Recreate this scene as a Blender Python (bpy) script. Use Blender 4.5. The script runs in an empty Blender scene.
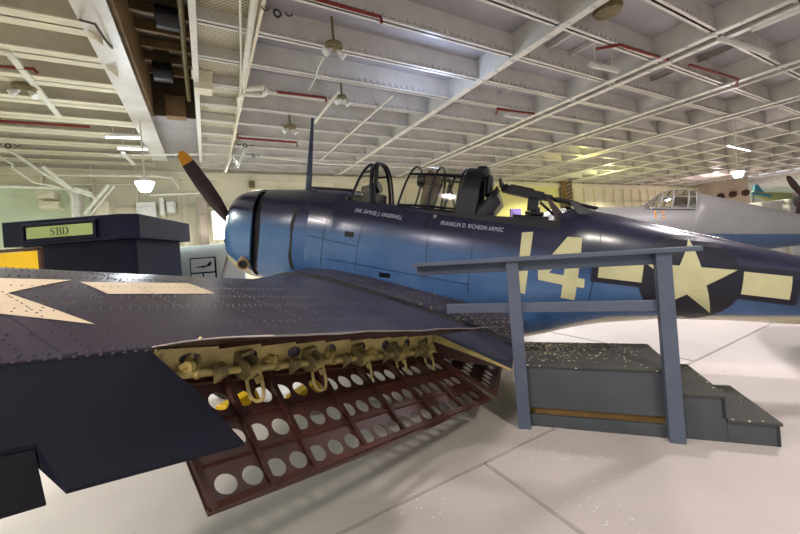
import bpy, math, random
from mathutils import Vector, Matrix
random.seed(7)
sc = bpy.context.scene
COL = sc.collection
# ------------------------------------------------------------------ camera model
F = 350.0; CX = 400.0; CY = 247.0; TH = math.radians(4.5); EYE = 1.7
TV = Vector((.8746, .4848, 0)); LV = Vector((-.4848, .8746, 0))     # ship's transverse / lengthwise
def ray(px, py):
    dx = px-CX; dy = CY-py; c, s = math.cos(TH), math.sin(TH)
    return Vector(((dx*c+dy*s)/F, 1.0, (-dx*s+dy*c)/F))
O = Vector((0, 0, EYE))
def at_z(px, py, z): r = ray(px, py); return O+r*((z-EYE)/r.z)
def at_y(px, py, y): return O+ray(px, py)*y
def at_s(px, py, s): r = ray(px, py); return O+r*(s/r.dot(LV))
def at_t(px, py, t): r = ray(px, py); return O+r*(t/r.dot(TV))
def ts(t, s, z): return TV*t+LV*s+Vector((0, 0, z))
def t_of(p): return p.x*TV.x+p.y*TV.y
def s_of(p): return p.x*LV.x+p.y*LV.y

cam = bpy.data.cameras.new('camera'); co = bpy.data.objects.new('camera', cam); COL.objects.link(co)
cam.sensor_width = 36; cam.lens = 36*F/800; cam.shift_y = -20/800; cam.clip_start = .05; cam.clip_end = 200
co.matrix_world = Matrix.Translation(O) @ Matrix.Rotation(math.radians(90), 4, 'X') @ Matrix.Rotation(-TH, 4, 'Z')
sc.camera = co

# ------------------------------------------------------------------ materials
MATS = {}
def srgb(c):
    return tuple(((x/255)/12.92 if x/255 <= .04045 else ((x/255+.055)/1.055)**2.4) for x in c)+(1,)
def mat(name, rgb, rough=.5, metal=0.0, var=.12, scale=6.0, bump=0.0, emit=None, estr=0, coat=0.0, alpha=1, trans=0, spec=.5):
    if name in MATS: return MATS[name]
    m = bpy.data.materials.new(name); m.use_nodes = True
    nt = m.node_tree; n = nt.nodes; l = nt.links; b = n['Principled BSDF']
    base = srgb(rgb)
    b.inputs['Roughness'].default_value = rough; b.inputs['Metallic'].default_value = metal
    b.inputs['Coat Weight'].default_value = coat; b.inputs['Specular IOR Level'].default_value = spec
    b.inputs['Alpha'].default_value = alpha; b.inputs['Transmission Weight'].default_value = trans
    if emit:
        b.inputs['Emission Color'].default_value = srgb(emit); b.inputs['Emission Strength'].default_value = estr
    tc = n.new('ShaderNodeTexCoord'); no = n.new('ShaderNodeTexNoise'); no.inputs['Scale'].default_value = scale
    no.inputs['Detail'].default_value = 5; l.new(tc.outputs['Object'], no.inputs['Vector'])
    r = n.new('ShaderNodeValToRGB'); l.new(no.outputs['Fac'], r.inputs['Fac'])
    r.color_ramp.elements[0].position = .3; r.color_ramp.elements[1].position = .7
    r.color_ramp.elements[0].color = tuple(x*(1-var) for x in base[:3])+(1,)
    r.color_ramp.elements[1].color = tuple(min(1, x*(1+var)) for x in base[:3])+(1,)
    l.new(r.outputs['Color'], b.inputs['Base Color'])
    if bump:
        bp = n.new('ShaderNodeBump'); bp.inputs['Strength'].default_value = bump; bp.inputs['Distance'].default_value = .02
        l.new(no.outputs['Fac'], bp.inputs['Height']); l.new(bp.outputs['Normal'], b.inputs['Normal'])
    m['ramp'] = r.name
    MATS[name] = m; return m
def speck(m, rgb, scale, thr, rgb_rough=None):
    """adds scattered flecks of another paint (chips, dirt) to a material"""
    nt = m.node_tree; n = nt.nodes; l = nt.links; b = n['Principled BSDF']; r = n[m['ramp']]
    tc = n.new('ShaderNodeTexCoord'); v = n.new('ShaderNodeTexVoronoi'); v.inputs['Scale'].default_value = scale
    l.new(tc.outputs['Object'], v.inputs['Vector'])
    mt = n.new('ShaderNodeMath'); mt.operation = 'LESS_THAN'; mt.inputs[1].default_value = thr
    l.new(v.outputs['Distance'], mt.inputs[0])
    # only some of the cells carry a fleck
    sx = n.new('ShaderNodeSeparateColor'); l.new(v.outputs['Color'], sx.inputs['Color'])
    m2 = n.new('ShaderNodeMath'); m2.operation = 'GREATER_THAN'; m2.inputs[1].default_value = .72; l.new(sx.outputs[0], m2.inputs[0])
    m3 = n.new('ShaderNodeMath'); m3.operation = 'MULTIPLY'; l.new(mt.outputs[0], m3.inputs[0]); l.new(m2.outputs[0], m3.inputs[1])
    mx = n.new('ShaderNodeMix'); mx.data_type = 'RGBA'; l.new(m3.outputs[0], mx.inputs['Factor'])
    l.new(r.outputs['Color'], mx.inputs['A']); mx.inputs['B'].default_value = srgb(rgb)
    l.new(mx.outputs['Result'], b.inputs['Base Color']); return m

M_floor = mat('deck_paint', (198, 190, 183), .55, var=.07, scale=1.3, bump=.03)
speck(M_floor, (150, 132, 96), 5.0, .05)
M_seam = mat('deck_seam', (172, 164, 156), .6, var=.05)
M_ceil = mat('ceiling_plate', (180, 177, 181), .38, var=.10, scale=1.5)
M_beam = mat('beam_paint', (216, 213, 206), .35, var=.10, scale=2.5)
M_beamend = mat('beam_cream', (228, 220, 196), .4, var=.08, scale=2.5)
M_white = mat('white_paint', (226, 226, 218), .4, var=.06)
M_pipe = mat('pipe_white', (224, 222, 208), .4, var=.10)
M_red = mat('pipe_red', (120, 30, 22), .4, var=.2)
M_brown = mat('rusty_brown', (132, 108, 74), .6, var=.3, scale=3)
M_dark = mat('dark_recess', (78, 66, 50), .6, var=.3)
M_black = mat('black_metal', (20, 20, 24), .4, var=.2)
M_rub = mat('rubber', (22, 22, 22), .7, var=.2)
M_bulk = mat('bulkhead_paint', (222, 216, 190), .5, var=.06, scale=1)
M_green = mat('pale_green_paint', (224, 236, 208), .5, var=.05, scale=1)
M_greywall = mat('grey_board', (198, 206, 206), .5, var=.04)
M_far = mat('far_wall', (214, 222, 206), .6, var=.06, scale=.6)
M_beige = mat('beige_wall', (186, 172, 158), .6, var=.12, scale=.8)
M_yel = mat('hazard_yellow', (228, 184, 18), .5, var=.05)
M_yellit = mat('yellow_lit_wall', (222, 218, 150), .5, var=.05, scale=1)  # yellow lamp light on the bulkhead painted into the colour
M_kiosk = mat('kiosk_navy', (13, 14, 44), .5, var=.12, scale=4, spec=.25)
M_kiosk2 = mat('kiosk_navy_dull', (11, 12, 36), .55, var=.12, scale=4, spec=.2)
M_sign = mat('sign_green', (176, 196, 130), .5, var=.03)
M_letter = mat('sign_black', (18, 24, 14), .6, var=.05)
M_stair = mat('stair_grey', (66, 72, 76), .45, var=.10, scale=5)
M_rail = mat('rail_bluegrey', (80, 90, 106), .45, var=.08, scale=5)
M_tread = speck(mat('tread_grey', (64, 64, 58), .6, var=.15, scale=8), (222, 216, 190), 22, .16)
M_inner = mat('bare_wood', (150, 118, 66), .6, var=.2)
M_flake = mat('paint_flake', (218, 206, 160), .6, var=.1)
# aircraft
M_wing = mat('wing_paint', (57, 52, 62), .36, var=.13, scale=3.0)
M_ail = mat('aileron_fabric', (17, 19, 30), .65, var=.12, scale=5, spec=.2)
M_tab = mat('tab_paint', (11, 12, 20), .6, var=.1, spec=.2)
M_cream = mat('insignia_cream', (206, 190, 160), .5, var=.07, scale=5)
M_cream2 = mat('insignia_yellowed', (206, 203, 156), .5, var=.08, scale=5)
M_insblue = mat('insignia_navy', (18, 20, 36), .4, var=.1)
M_oxide = mat('oxide_red', (54, 20, 13), .45, var=.32, scale=9)
M_oxide2 = mat('oxide_brown', (66, 34, 24), .45, var=.3, scale=12)
M_zinc = mat('zinc_yellow', (170, 154, 92), .45, var=.25, scale=7)
M_zincd = mat('zinc_dull', (116, 104, 66), .5, var=.3, scale=10)
M_bare = mat('bare_edge', (136, 128, 122), .35, metal=.4, var=.15)
M_prop = mat('prop_blade', (66, 54, 54), .4, var=.15)
M_tip = mat('prop_tip', (214, 146, 34), .45, var=.08)
M_mast = mat('mast_blue', (62, 72, 100), .4, var=.1)
M_frame = mat('canopy_frame', (18, 20, 32), .38, var=.1)
M_greyac = mat('grey_fighter', (122, 122, 118), .45, var=.06, scale=2)
M_blueac = mat('blue_fighter', (52, 76, 104), .4, var=.1)
M_teal = mat('teal_plane', (40, 122, 150), .45, var=.08)
M_olive = mat('olive_plane', (150, 156, 104), .5, var=.1)
M_name = mat('name_white', (190, 198, 214), .5, var=.03)
M_orange = mat('orange_mark', (212, 140, 60), .5, var=.05)
M_photo = mat('photo_print', (206, 212, 214), .4, var=.03)
M_violet = mat('violet_poster', (112, 92, 196), .5, var=.1)
M_leather = mat('leather_tan', (120, 104, 84), .6, var=.2)
M_lampglow = mat('lamp_glow', (255, 255, 255), .4, var=.01, emit=(236, 246, 255), estr=14)
M_tubeglow = mat('tube_glow', (255, 255, 255), .4, var=.01, emit=(250, 252, 255), estr=5)
def glassmat():
    m = bpy.data.materials.new('canopy_glass'); m.use_nodes = True; n = m.node_tree.nodes; l = m.node_tree.links
    n.remove(n['Principled BSDF']); tr = n.new('ShaderNodeBsdfTransparent'); tr.inputs[0].default_value = (.9, .9, .84, 1)
    gl = n.new('ShaderNodeBsdfGlossy'); gl.inputs['Roughness'].default_value = .08; mx = n.new('ShaderNodeMixShader')
    mx.inputs[0].default_value = .13; l.new(tr.outputs[0], mx.inputs[1]); l.new(gl.outputs[0], mx.inputs[2])
    l.new(mx.outputs[0], n['Material Output'].inputs['Surface']); return m
M_glass = glassmat()

def fusemat():
    """three-tone paint scheme: navy upper, mid blue sides, off-white belly, with soft sprayed borders"""
    m = bpy.data.materials.new('fuselage_three_tone'); m.use_nodes = True; n = m.node_tree.nodes; l = m.node_tree.links
    b = n['Principled BSDF']; b.inputs['Roughness'].default_value = .27; b.inputs['Coat Weight'].default_value = .35; b.inputs['Coat Roughness'].default_value = .2
    tc = n.new('ShaderNodeTexCoord'); sp = n.new('ShaderNodeSeparateXYZ'); l.new(tc.outputs['Object'], sp.inputs[0])
    no = n.new('ShaderNodeTexNoise'); no.inputs['Scale'].default_value = 3.5; no.inputs['Detail'].default_value = 5; l.new(tc.outputs['Object'], no.inputs['Vector'])
    def math_(op, a, bb=None, clamp=False):
        k = n.new('ShaderNodeMath'); k.operation = op; k.use_clamp = clamp
        for i, v in enumerate((a, bb)):
            if v is None: continue
            if isinstance(v, (int, float)): k.inputs[i].default_value = v
            else: l.new(v, k.inputs[i])
        return k.outputs[0]
    x, z = sp.outputs[0], sp.outputs[2]
    zz = math_('ADD', z, math_('MULTIPLY', math_('SUBTRACT', no.outputs['Fac'], .5), .10))
    # navy border height falls towards the tail
    nb = math_('SUBTRACT', .25, math_('MULTIPLY', math_('MAXIMUM', math_('SUBTRACT', x, 3.4), 0), .075))
    f1 = math_('ADD', math_('MULTIPLY', math_('SUBTRACT', zz, nb), 3.8), .5, True)
    bb0 = math_('ADD', math_('MULTIPLY', math_('MAXIMUM', math_('SUBTRACT', 1.9, x), 0), .45), 0)
    bba = math_('ADD', -.62, math_('MULTIPLY', math_('MAXIMUM', math_('SUBTRACT', x, 5.15), 0), .175)); bbb = math_('ADD', -.84, math_('MULTIPLY', math_('MAXIMUM', math_('SUBTRACT', x, 5.25), 0), .44))
    bb = math_('ADD', math_('MINIMUM', bba, bbb), bb0)
    f2 = math_('ADD', math_('MULTIPLY', math_('SUBTRACT', bb, z), 26), .5, True)
    def mixc(fac, A, B):
        k = n.new('ShaderNodeMix'); k.data_type = 'RGBA'; l.new(fac, k.inputs['Factor'])
        for nm, v in (('A', A), ('B', B)):
            if isinstance(v, tuple): k.inputs[nm].default_value = v
            else: l.new(v, k.inputs[nm])
        return k.outputs['Result']
    blue = mixc(no.outputs['Fac'], srgb((46, 80, 128)), srgb((76, 116, 162)))
    navy = mixc(no.outputs['Fac'], srgb((24, 27, 50)), srgb((38, 42, 72)))
    c = mixc(f1, blue, navy); c = mixc(f2, c, srgb((204, 194, 160)))
    l.new(c, b.inputs['Base Color']); return m
M_fuse = fusemat()
def perfmat():
    m = bpy.data.materials.new('perforated_panel'); m.use_nodes = True; n = m.node_tree.nodes; l = m.node_tree.links
    b = n['Principled BSDF']; b.inputs['Roughness'].default_value = .5
    tc = n.new('ShaderNodeTexCoord'); mp = n.new('ShaderNodeMapping'); mp.inputs['Rotation'].default_value = (0, 0, math.radians(-29)+math.radians(45)); mp.inputs['Scale'].default_value = (19, 19, 0)
    l.new(tc.outputs['Object'], mp.inputs['Vector'])
    v = n.new('ShaderNodeTexVoronoi'); v.inputs['Scale'].default_value = 1; v.inputs['Randomness'].default_value = 0; l.new(mp.outputs[0], v.inputs['Vector'])
    k = n.new('ShaderNodeMath'); k.operation = 'LESS_THAN'; k.inputs[1].default_value = .27; l.new(v.outputs['Distance'], k.inputs[0])
    mx = n.new('ShaderNodeMix'); mx.data_type = 'RGBA'; l.new(k.outputs[0], mx.inputs['Factor']); mx.inputs['A'].default_value = srgb((214, 208, 184)); mx.inputs['B'].default_value = srgb((92, 84, 64))
    l.new(mx.outputs['Result'], b.inputs['Base Color']); return m
M_perf = perfmat()

# ------------------------------------------------------------------ mesh builder
class MB:
    def __init__(s): s.v = []; s.f = []
    def add(s, vs, fs):
        o = len(s.v); s.v += [Vector(p) for p in vs]; s.f += [tuple(i+o for i in f) for f in fs]; return s
    def box(s, c, d, R=None):
        c = Vector(c); vs = []
        for sx in (-.5, .5):
            for sy in (-.5, .5):
                for sz in (-.5, .5):
                    p = Vector((sx*d[0], sy*d[1], sz*d[2])); vs.append(c+(R @ p if R else p))
        return s.add(vs, [(0, 1, 3, 2), (4, 6, 7, 5), (0, 4, 5, 1), (2, 3, 7, 6), (0, 2, 6, 4), (1, 5, 7, 3)])
    def bar(s, p, q, w, h, up=(0, 0, 1)):
        p, q = Vector(p), Vector(q); d = (q-p); L = d.length; d.normalize(); up = Vector(up)
        sd = d.cross(up)
        if sd.length < 1e-4: sd = d.cross(Vector((1, 0, 0)))
        sd.normalize(); u = sd.cross(d)
        R = Matrix((d, sd, u)).transposed()
        return s.box((p+q)/2, (L, w, h), R)
    def tube(s, pts, r, n=8, cap=True):
        pts = [Vector(p) for p in pts]; rs = r if isinstance(r, (list, tuple)) else [r]*len(pts)
        rings = []; prev = None
        for i, p in enumerate(pts):
            d = (pts[min(i+1, len(pts)-1)]-pts[max(i-1, 0)]).normalized()
            if prev is None:
                a = Vector((0, 0, 1)) if abs(d.z) < .9 else Vector((1, 0, 0)); x = d.cross(a).normalized()
            else: x = (prev-d*prev.dot(d)).normalized()
            prev = x; y = d.cross(x)
            rings.append([p+(x*math.cos(2*math.pi*k/n)+y*math.sin(2*math.pi*k/n))*rs[i] for k in range(n)])
        return s.loft(rings, True, cap, cap)
    def loft(s, rings, closed=True, c0=False, c1=False):
        n = len(rings[0]); vs = [p for r in rings for p in r]; fs = []
        for i in range(len(rings)-1):
            for k in range(n if closed else n-1):
                k2 = (k+1) % n; fs.append((i*n+k, i*n+k2, (i+1)*n+k2, (i+1)*n+k))
        if c0: fs.append(tuple(range(n-1, -1, -1)))
        if c1: fs.append(tuple((len(rings)-1)*n+k for k in range(n)))
        return s.add(vs, fs)
    def prism(s, poly, off):
        """closed polygon (3D points) swept by the vector off"""
        off = Vector(off); a = [Vector(p) for p in poly]; n = len(a)
        return s.add(a+[p+off for p in a], [tuple(range(n-1, -1, -1)), tuple(range(n, 2*n))]+[(i, (i+1) % n, (i+1) % n+n, i+n) for i in range(n)])
    def lathe(s, prof, o, ax, n=24):
        """profile of (distance along ax, radius)"""
        o = Vector(o); ax = Vector(ax).normalized(); a = Vector((0, 0, 1)) if abs(ax.z) < .9 else Vector((1, 0, 0))
        x = ax.cross(a).normalized(); y = ax.cross(x)
        return s.loft([[o+ax*h+(x*math.cos(2*math.pi*k/n)+y*math.sin(2*math.pi*k/n))*r for k in range(n)] for h, r in prof], True, True, True)
    def build(s, name, m, parent=None, smooth=False, origin=None, bevel=0, angle=40):
        me = bpy.data.meshes.new(name); og = Vector(origin) if origin is not None else Vector((0, 0, 0))
        me.from_pydata([tuple(p-og) for p in s.v], [], s.f); me.update()
        import bmesh
        bm = bmesh.new(); bm.from_mesh(me); bmesh.ops.recalc_face_normals(bm, faces=bm.faces); bm.to_mesh(me); bm.free()
        me.materials.append(m); o = bpy.data.objects.new(name, me); COL.objects.link(o); o.location = og
        if smooth:
            me.polygons.foreach_set('use_smooth', [True]*len(me.polygons)); me.set_sharp_from_angle(angle=math.radians(angle))
        if parent: o.parent = parent
        if bevel:
            b = o.modifiers.new('bevel', 'BEVEL'); b.width = bevel; b.segments = 2; b.limit_method = 'ANGLE'
        return o
def tag(o, label=None, cat=None, group=None, kind=None):
    if label: o['label'] = label
    if cat: o['category'] = cat
    if group: o['group'] = group
    if kind: o['kind'] = kind
    return o
def empty(name, loc, label, cat, group=None):
    o = bpy.data.objects.new(name, None); COL.objects.link(o); o.location = loc; o.empty_display_size = .2
    return tag(o, label, cat, group)
def thing_mesh(mb, name, m, label, cat, group=None, **k):
    return tag(mb.build(name, m, **k), label, cat, group)
def rel(mb, base):
    b = Vector(base); mb.v = [p-b for p in mb.v]; return mb
TRIM = [0]
def struct(mb, m, name=None, **k):
    if name is None:
        TRIM[0] += 1; name = 'trim_%d' % TRIM[0]
    return tag(mb.build(name, m, **k), kind='structure')

# ================================================================== SETTING
ZB = 5.5; ZC = 5.98
fl = MB(); fl.box((20, 20, -.05), (110, 100, .1)); struct(fl, M_floor, 'floor')
# raised weld seams of the deck
for (t0, s0, t1, s1) in ((-6, 2.09, 22, 2.09), (1.75, -4, 1.75, 2.09), (5.2, 2.09, 5.2, 14), (-2, 5.2, 22, 5.2), (9, -3, 9, 2.09), (8.5, 5.2, 8.5, 12)):
    struct(MB().bar(ts(t0, s0, .001), ts(t1, s1, .001), .026, .010), M_seam)

cl = MB()
for (t0, t1) in ((-9, -1.0), (.04, 45)):
    c = ts((t0+t1)/2, 6, ZC+.03); R = Matrix((TV, LV, Vector((0, 0, 1)))).transposed()
    cl.box(c, (t1-t0, 24, .06), R)
c = ts(-.48, 14.6, ZC+.03); cl.box(c, (1.04, 7, .06), R)
struct(cl, M_ceil, 'ceiling')
RT = Matrix((TV, LV, Vector((0, 0, 1)))).transposed()
# dark recess between the two girders
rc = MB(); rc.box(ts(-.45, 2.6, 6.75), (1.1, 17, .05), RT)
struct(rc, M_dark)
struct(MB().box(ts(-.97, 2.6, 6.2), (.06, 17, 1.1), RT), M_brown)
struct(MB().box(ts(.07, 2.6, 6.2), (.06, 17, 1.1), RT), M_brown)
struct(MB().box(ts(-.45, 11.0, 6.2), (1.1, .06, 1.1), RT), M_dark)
for k in range(16):
    struct(MB().box(ts(-.45, 1.2+k*.62, 6.62), (.98, .09, .18), RT), M_brown)
# wide flange girder along the recess, left side, and thin right one
g = MB(); g.box(ts(-1.2, 3, 5.48), (.44, 24, .05), RT); g.box(ts(-1.40, 3, 5.72), (.04, 24, .5), RT); struct(g, M_beam)
g = MB(); g.box(ts(.07, 3, 5.47), (.10, 24, .05), RT); struct(g, M_white)
# perforated sound panels
struct(MB().box(ts(.55, 6, 5.74), (.88, 22, .02), RT), M_perf)
struct(MB().bar(ts(1.0, -4, 5.6), ts(1.0, 17, 5.6), .05, .28), M_beamend)

def beam(t0, t1, s, fw, depth, m, dots=True, gusset=False):
    b = MB(); zt = ZC
    b.box(ts((t0+t1)/2, s, ZB+.015), (t1-t0, fw, .03), RT)
    b.box(ts((t0+t1)/2, s, (zt+ZB)/2), (t1-t0, .035, zt-ZB), RT)
    if dots:
        n = int((min(t1, 17)-t0)/.16)
        for k in range(n):
            t = t0+.1+k*.16
            b.box(ts(t, s-.03, ZB+.09), (.075, .05, .06), RT)
    if gusset:
        b.prism([ts(t1, s-.14, ZB), ts(t1-.02, s+.1, ZB), ts(t1+.22, s-.02, ZB-.22)], (0, 0, .3))
    return struct(b, m)
S0 = s_of(at_z(400, 26, ZB)); S1 = s_of(at_z(400, 65, ZB)); S2 = s_of(at_z(400, 91, ZB)); DS = (S2-S0)/2
for k in range(-4, 13):
    s = S0+k*DS
    if s > 16.2: break
    beam(1.02, 44, s, .14, .48, M_beam)
    beam(.06, 1.0, s, .14, .48, M_beam, dots=False)
    beam(-9, -1.42, s-.25, .42, .48, M_beamend, gusset=s < 9)
# lengthwise girders
def girder(t, w, z, m=M_beam, s0=-4, s1=16.3, dark=False):
    b = MB(); b.box(ts(t, (s0+s1)/2, z), (w, s1-s0, .04), RT); b.box(ts(t, (s0+s1)/2, (z+ZC)/2), (.04, s1-s0, ZC-z), RT)
    if not dark:
        for k in range(int((s1-s0)/.45)):
            b.box(ts(t, s0+.2+k*.45, z-.02), (w*.5, .05, .03), RT)
    return struct(b, m)
for (t, w) in ((5.93, .17), (9.2, .16), (9.62, .16), (12.9, .2), (13.4, .1), (16.6, .2), (17.1, .12), (20.2, .2), (23.3, .25), (26.6, .2), (30.2, .25), (33.8, .25), (37.4, .25), (41, .3)):
    girder(t, w, ZB-.04)
struct(MB().tube([ts(4.34, 7.6, ZB-.02), ts(4.34, 14, ZB-.02)], .025, 8), M_pipe)
struct(MB().tube([ts(3.0, 7.8, ZB-.02), ts(3.0, 9.9, ZB-.02)], .035, 8), M_pipe)
# small stub stringers under the plate in the starboard bays
for k in range(46):
    t = random.choice((7.0, 7.8, 10.6, 11.4, 14.2, 15.1, 18.2, 19.0, 21.5)); i = random.randint(-2, 9); s = S0+i*DS+DS/2
    struct(MB().box(ts(t, s, ZC-.07), (.05, DS-.1, .12), RT), M_beam)

# end bulkhead (athwartships) and starboard side wall
wb = MB(); wb.box(ts(18.5, 16.6, 3), (53, .1, 6.1), RT); struct(wb, M_bulk, 'wall_back')
wr = MB(); wr.box(ts(44.5, 14.6, 3), (.1, 4.0, 6.1), RT); struct(MB().box(ts(62, 8, 3), (.1, 50, 6.4), RT), M_far, 'wall_far'); struct(MB().box(ts(53.6, 6, 5.6), (17.6, 40, .08), RT), M_ceil); [struct(MB().box(ts(46.5+2.2*k, 6, 5.4), (.25, 40, .4), RT), M_beam) for k in range(7)]; struct(wr, M_beige, 'wall_right')
wl = MB(); wl.box(ts(-8.0, 6.2, 3), (.1, 21, 6.1), RT); struct(wl, M_green, 'wall_left')
for k in range(39):
    t = -7.4+k*1.32
    struct(MB().box(ts(t, 16.48, 3), (.07, .16, 6), RT), M_bulk)
struct(MB().box(ts(18.5, 16.48, 3.95), (52, .12, .08), RT), M_bulk)
struct(MB().box(ts(18.5, 16.46, 5.25), (52, .18, .3), RT), M_bulk)
struct(MB().box(ts(-5.7, 16.42, 3.4), (4.4, .06, 2.6), RT), M_green)
struct(MB().box(ts(18.6, 16.42, 2.8), (7.8, .06, 4.6), RT), M_yellit)  # added panel, its colour stands for yellow light on the bulkhead

# ================================================================== AIRCRAFT (local x aft, y starboard, z up; port side faces the camera)
HD = math.radians(20); PT = math.radians(10.5)
Av = Vector((math.cos(HD)*math.cos(PT), -math.sin(HD)*math.cos(PT), -math.sin(PT)))
Bv = Vector((-math.sin(HD), -math.cos(HD), 0)); Cv = Vector((math.cos(HD)*math.sin(PT), -math.sin(HD)*math.sin(PT), math.cos(PT)))
P0 = Vector((-3.23, 6.25, 2.30))
AC = empty('dive_bomber', P0, 'navy and blue dive bomber numbered 14 with white star insignia and perforated wing flaps', 'airplane')
AC.matrix_world = Matrix((Av, -Bv, Cv)).transposed().to_4x4(); AC.location = P0
def L(a, b, c): return Vector((a, -b, c))          # b = towards port
def interp(tab, x):
    if x <= tab[0][0]: return tab[0][1:]
    for p, q in zip(tab, tab[1:]):
        if x <= q[0]:
            f = (x-p[0])/(q[0]-p[0]); return tuple(u+(w-u)*f for u, w in zip(p[1:], q[1:]))
    return tab[-1][1:]
FT = [  # a, top, bottom, half width
    (1.22, .735, -.735, .725), (1.7, .76, -.77, .70), (2.25, .80, -.80, .66), (2.70, .80, -.83, .64), (2.78, .745, -.83, .635), (3.66, .725, -.85, .60), (4.58, .69, -.90, .57), (5.25, .69, -.93, .54),
    (5.52, .69, -.82, .53), (5.72, .765, -.73, .515), (5.95, .735, -.635, .49), (6.13, .71, -.575, .48), (6.72, .61, -.42, .43), (7.3, .51, -.335, .38), (7.75, .43, -.29, .34), (8.6, .33, -.17, .22), (9.35, .26, -.06, .09)]
NE = 2.35
def fsec(a): return interp(FT, a)
def fwidth(a, c):
    t, b, w = fsec(a); zc = (t+b)/2; hh = (t-b)/2; k = min(1, abs((c-zc)/hh)); return w*(1-k**NE)**(1/NE)
def fpt(a, ph):
    t, b, w = fsec(a); zc = (t+b)/2; hh = (t-b)/2; c, s = math.cos(ph), math.sin(ph)
    return Vector((a, w*math.copysign(abs(c)**(2/NE), c), zc+hh*math.copysign(abs(s)**(2/NE), s)))
OPW = .37
def warp(p, k):
    r = math.hypot(p.y, p.z) or 1
    return Vector((p.x+k*(abs(p.y)/r)**1.5, p.y, p.z))
def fwarp(p): return warp(p, .38*max(0, min(1, (2.45-p.x)/1.2)))
fu = MB(); st = sorted(set([r[0] for r in FT]+[1.22+.15*i for i in range(54)]+[9.35])); NP = 64
for a0, a1 in zip(st, st[1:]):
    for k in range(NP):
        p0, p1 = 2*math.pi*k/NP, 2*math.pi*(k+1)/NP
        q = [fpt(a0, p0), fpt(a0, p1), fpt(a1, p1), fpt(a1, p0)]
        m = (q[0]+q[1]+q[2]+q[3])/4
        if 2.75 < m.x < 5.54 and m.z > .2 and abs(m.y) < OPW: continue
        fu.add([fwarp(v) for v in q], [(0, 1, 2, 3)])
fu.add([fpt(9.35, 2*math.pi*k/NP) for k in range(NP)], [tuple(range(NP))])
def weld(mb, d=1e-4):
    key = {}; mp = []; nv = []
    for p in mb.v:
        k = (round(p.x/d), round(p.y/d), round(p.z/d))
        if k not in key: key[k] = len(nv); nv.append(p)
        mp.append(key[k])
    mb.f = [tuple(dict.fromkeys(mp[i] for i in f)) for f in mb.f]; mb.f = [f for f in mb.f if len(f) > 2]; mb.v = nv; return mb
FUS = weld(fu).build('fuselage', M_fuse, AC, smooth=True)
# cockpit tub, sills and bulkheads
tb = MB(); tb.box((4.15, 0, -.05), (2.75, .74, .04))
for sg in (-1, 1): tb.box((4.15, sg*.40, .26), (2.75, .02, .62))
tb.box((2.78, 0, .33), (.03, .8, .72)); tb.box((5.52, 0, .3), (.03, .76, .68)); tb.box((4.45, 0, .2), (.04, .76, .5))
tb.build('cockpit_tub', M_black, AC)
# turtledeck gun doors
for sg in (-1, 1):
    dk = MB(); dk.prism([(5.72, sg*.33, .66), (5.61, sg*.30, .80), (5.66, sg*.29, .80), (5.90, sg*.28, .70)], (0, sg*.02, 0)); dk.build('gun_hatch', M_insblue, AC)
# cowl
cw = MB(); prof = [(.74, .46), (.60, .46), (.54, .49), (.54, .53), (.58, .59), (.66, .645), (.79, .69), (.95, .72), (1.055, .732), (1.055, .70), (.74, .63)]
cw.loft([[warp(Vector((x, r*math.cos(2*math.pi*k/64), r*math.sin(2*math.pi*k/64))), .20+.18*max(0, min(1, (x-.5)/.55))) for k in range(64)] for x, r in prof], True)
CW = cw.build('engine_cowl', M_fuse, AC, smooth=True)
gp_ = MB(); gp_.loft([[warp(Vector((x, r*math.cos(2*math.pi*k/64), r*math.sin(2*math.pi*k/64))), .36) for k in range(64)] for x, r in ((.80, .03), (.80, .62), (.95, .67), (1.32, .67), (1.32, .03))], True)
gp_.build('cowl_gap', M_black, AC, smooth=True)
en = MB(); en.lathe([(.56, .10), (.60, .2), (.68, .24), (.74, .26)], (0, 0, 0), (1, 0, 0), 24)
for k in range(9):
    an = 2*math.pi*k/9; d = Vector((0, math.cos(an), math.sin(an)))
    en.lathe([(.2, .06), (.45, .07), (.50, .05)], (.72, 0, 0), d, 10)
en.build('engine', M_black, AC, smooth=True)
for z0, y0 in ((-.50, .5),):
    ex = MB(); d = Vector((.55, -.75, -.25)).normalized(); o = L(1.20, .55, -.40)
    ex.loft([[o+d*h+(Vector((.8, .6, 0)).normalized()*math.cos(2*math.pi*k/16)+d.cross(Vector((.8, .6, 0)).normalized())*math.sin(2*math.pi*k/16))*r for k in range(16)] for h, r in ((-.1, .085), (.18, .085), (.18, .065), (.02, .06))], True, False, True)
    ex.build('exhaust_pipe', M_brown, AC, smooth=True)
    xc = MB(); xc.lathe([(0, .062), (.003, .062)], o+d*.165, d, 16); 
    xc.build('exhaust_opening', M_rub, AC)
# strips lying on the fuselage skin
def skin(pts2, off, n=1):
    """ordered (a,c) outline points -> 3D on the port skin"""
    return [L(a, fwidth(a, c)+off, c) for a, c in pts2]
sl = MB(); rows = []
for i in range(17):
    c = .45-.87*i/16; w = .062*math.sin(math.pi*(i+.6)/17.2)**.5; bulge = .0
    rows.append([L(2.12-w, fwidth(2.0, c)+.006, c), L(2.12+w, fwidth(2.05, c)+.006, c)])
sl.loft(rows, False); sl.build('cooling_slot', M_rub, AC)
lv = MB(); rows = []
for i in range(17):
    c = .45-.87*i/16; e = math.sin(math.pi*i/16)**.5*.045+.004
    rows.append([L(2.155, fwidth(2.08, c)+e, c), L(2.20, fwidth(2.15, c)+e*.75, c), L(2.32, fwidth(2.3, c)+.003, c)])
lv.loft(rows, False); lv.build('cooling_louver', M_fuse, AC, smooth=True)
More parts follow.
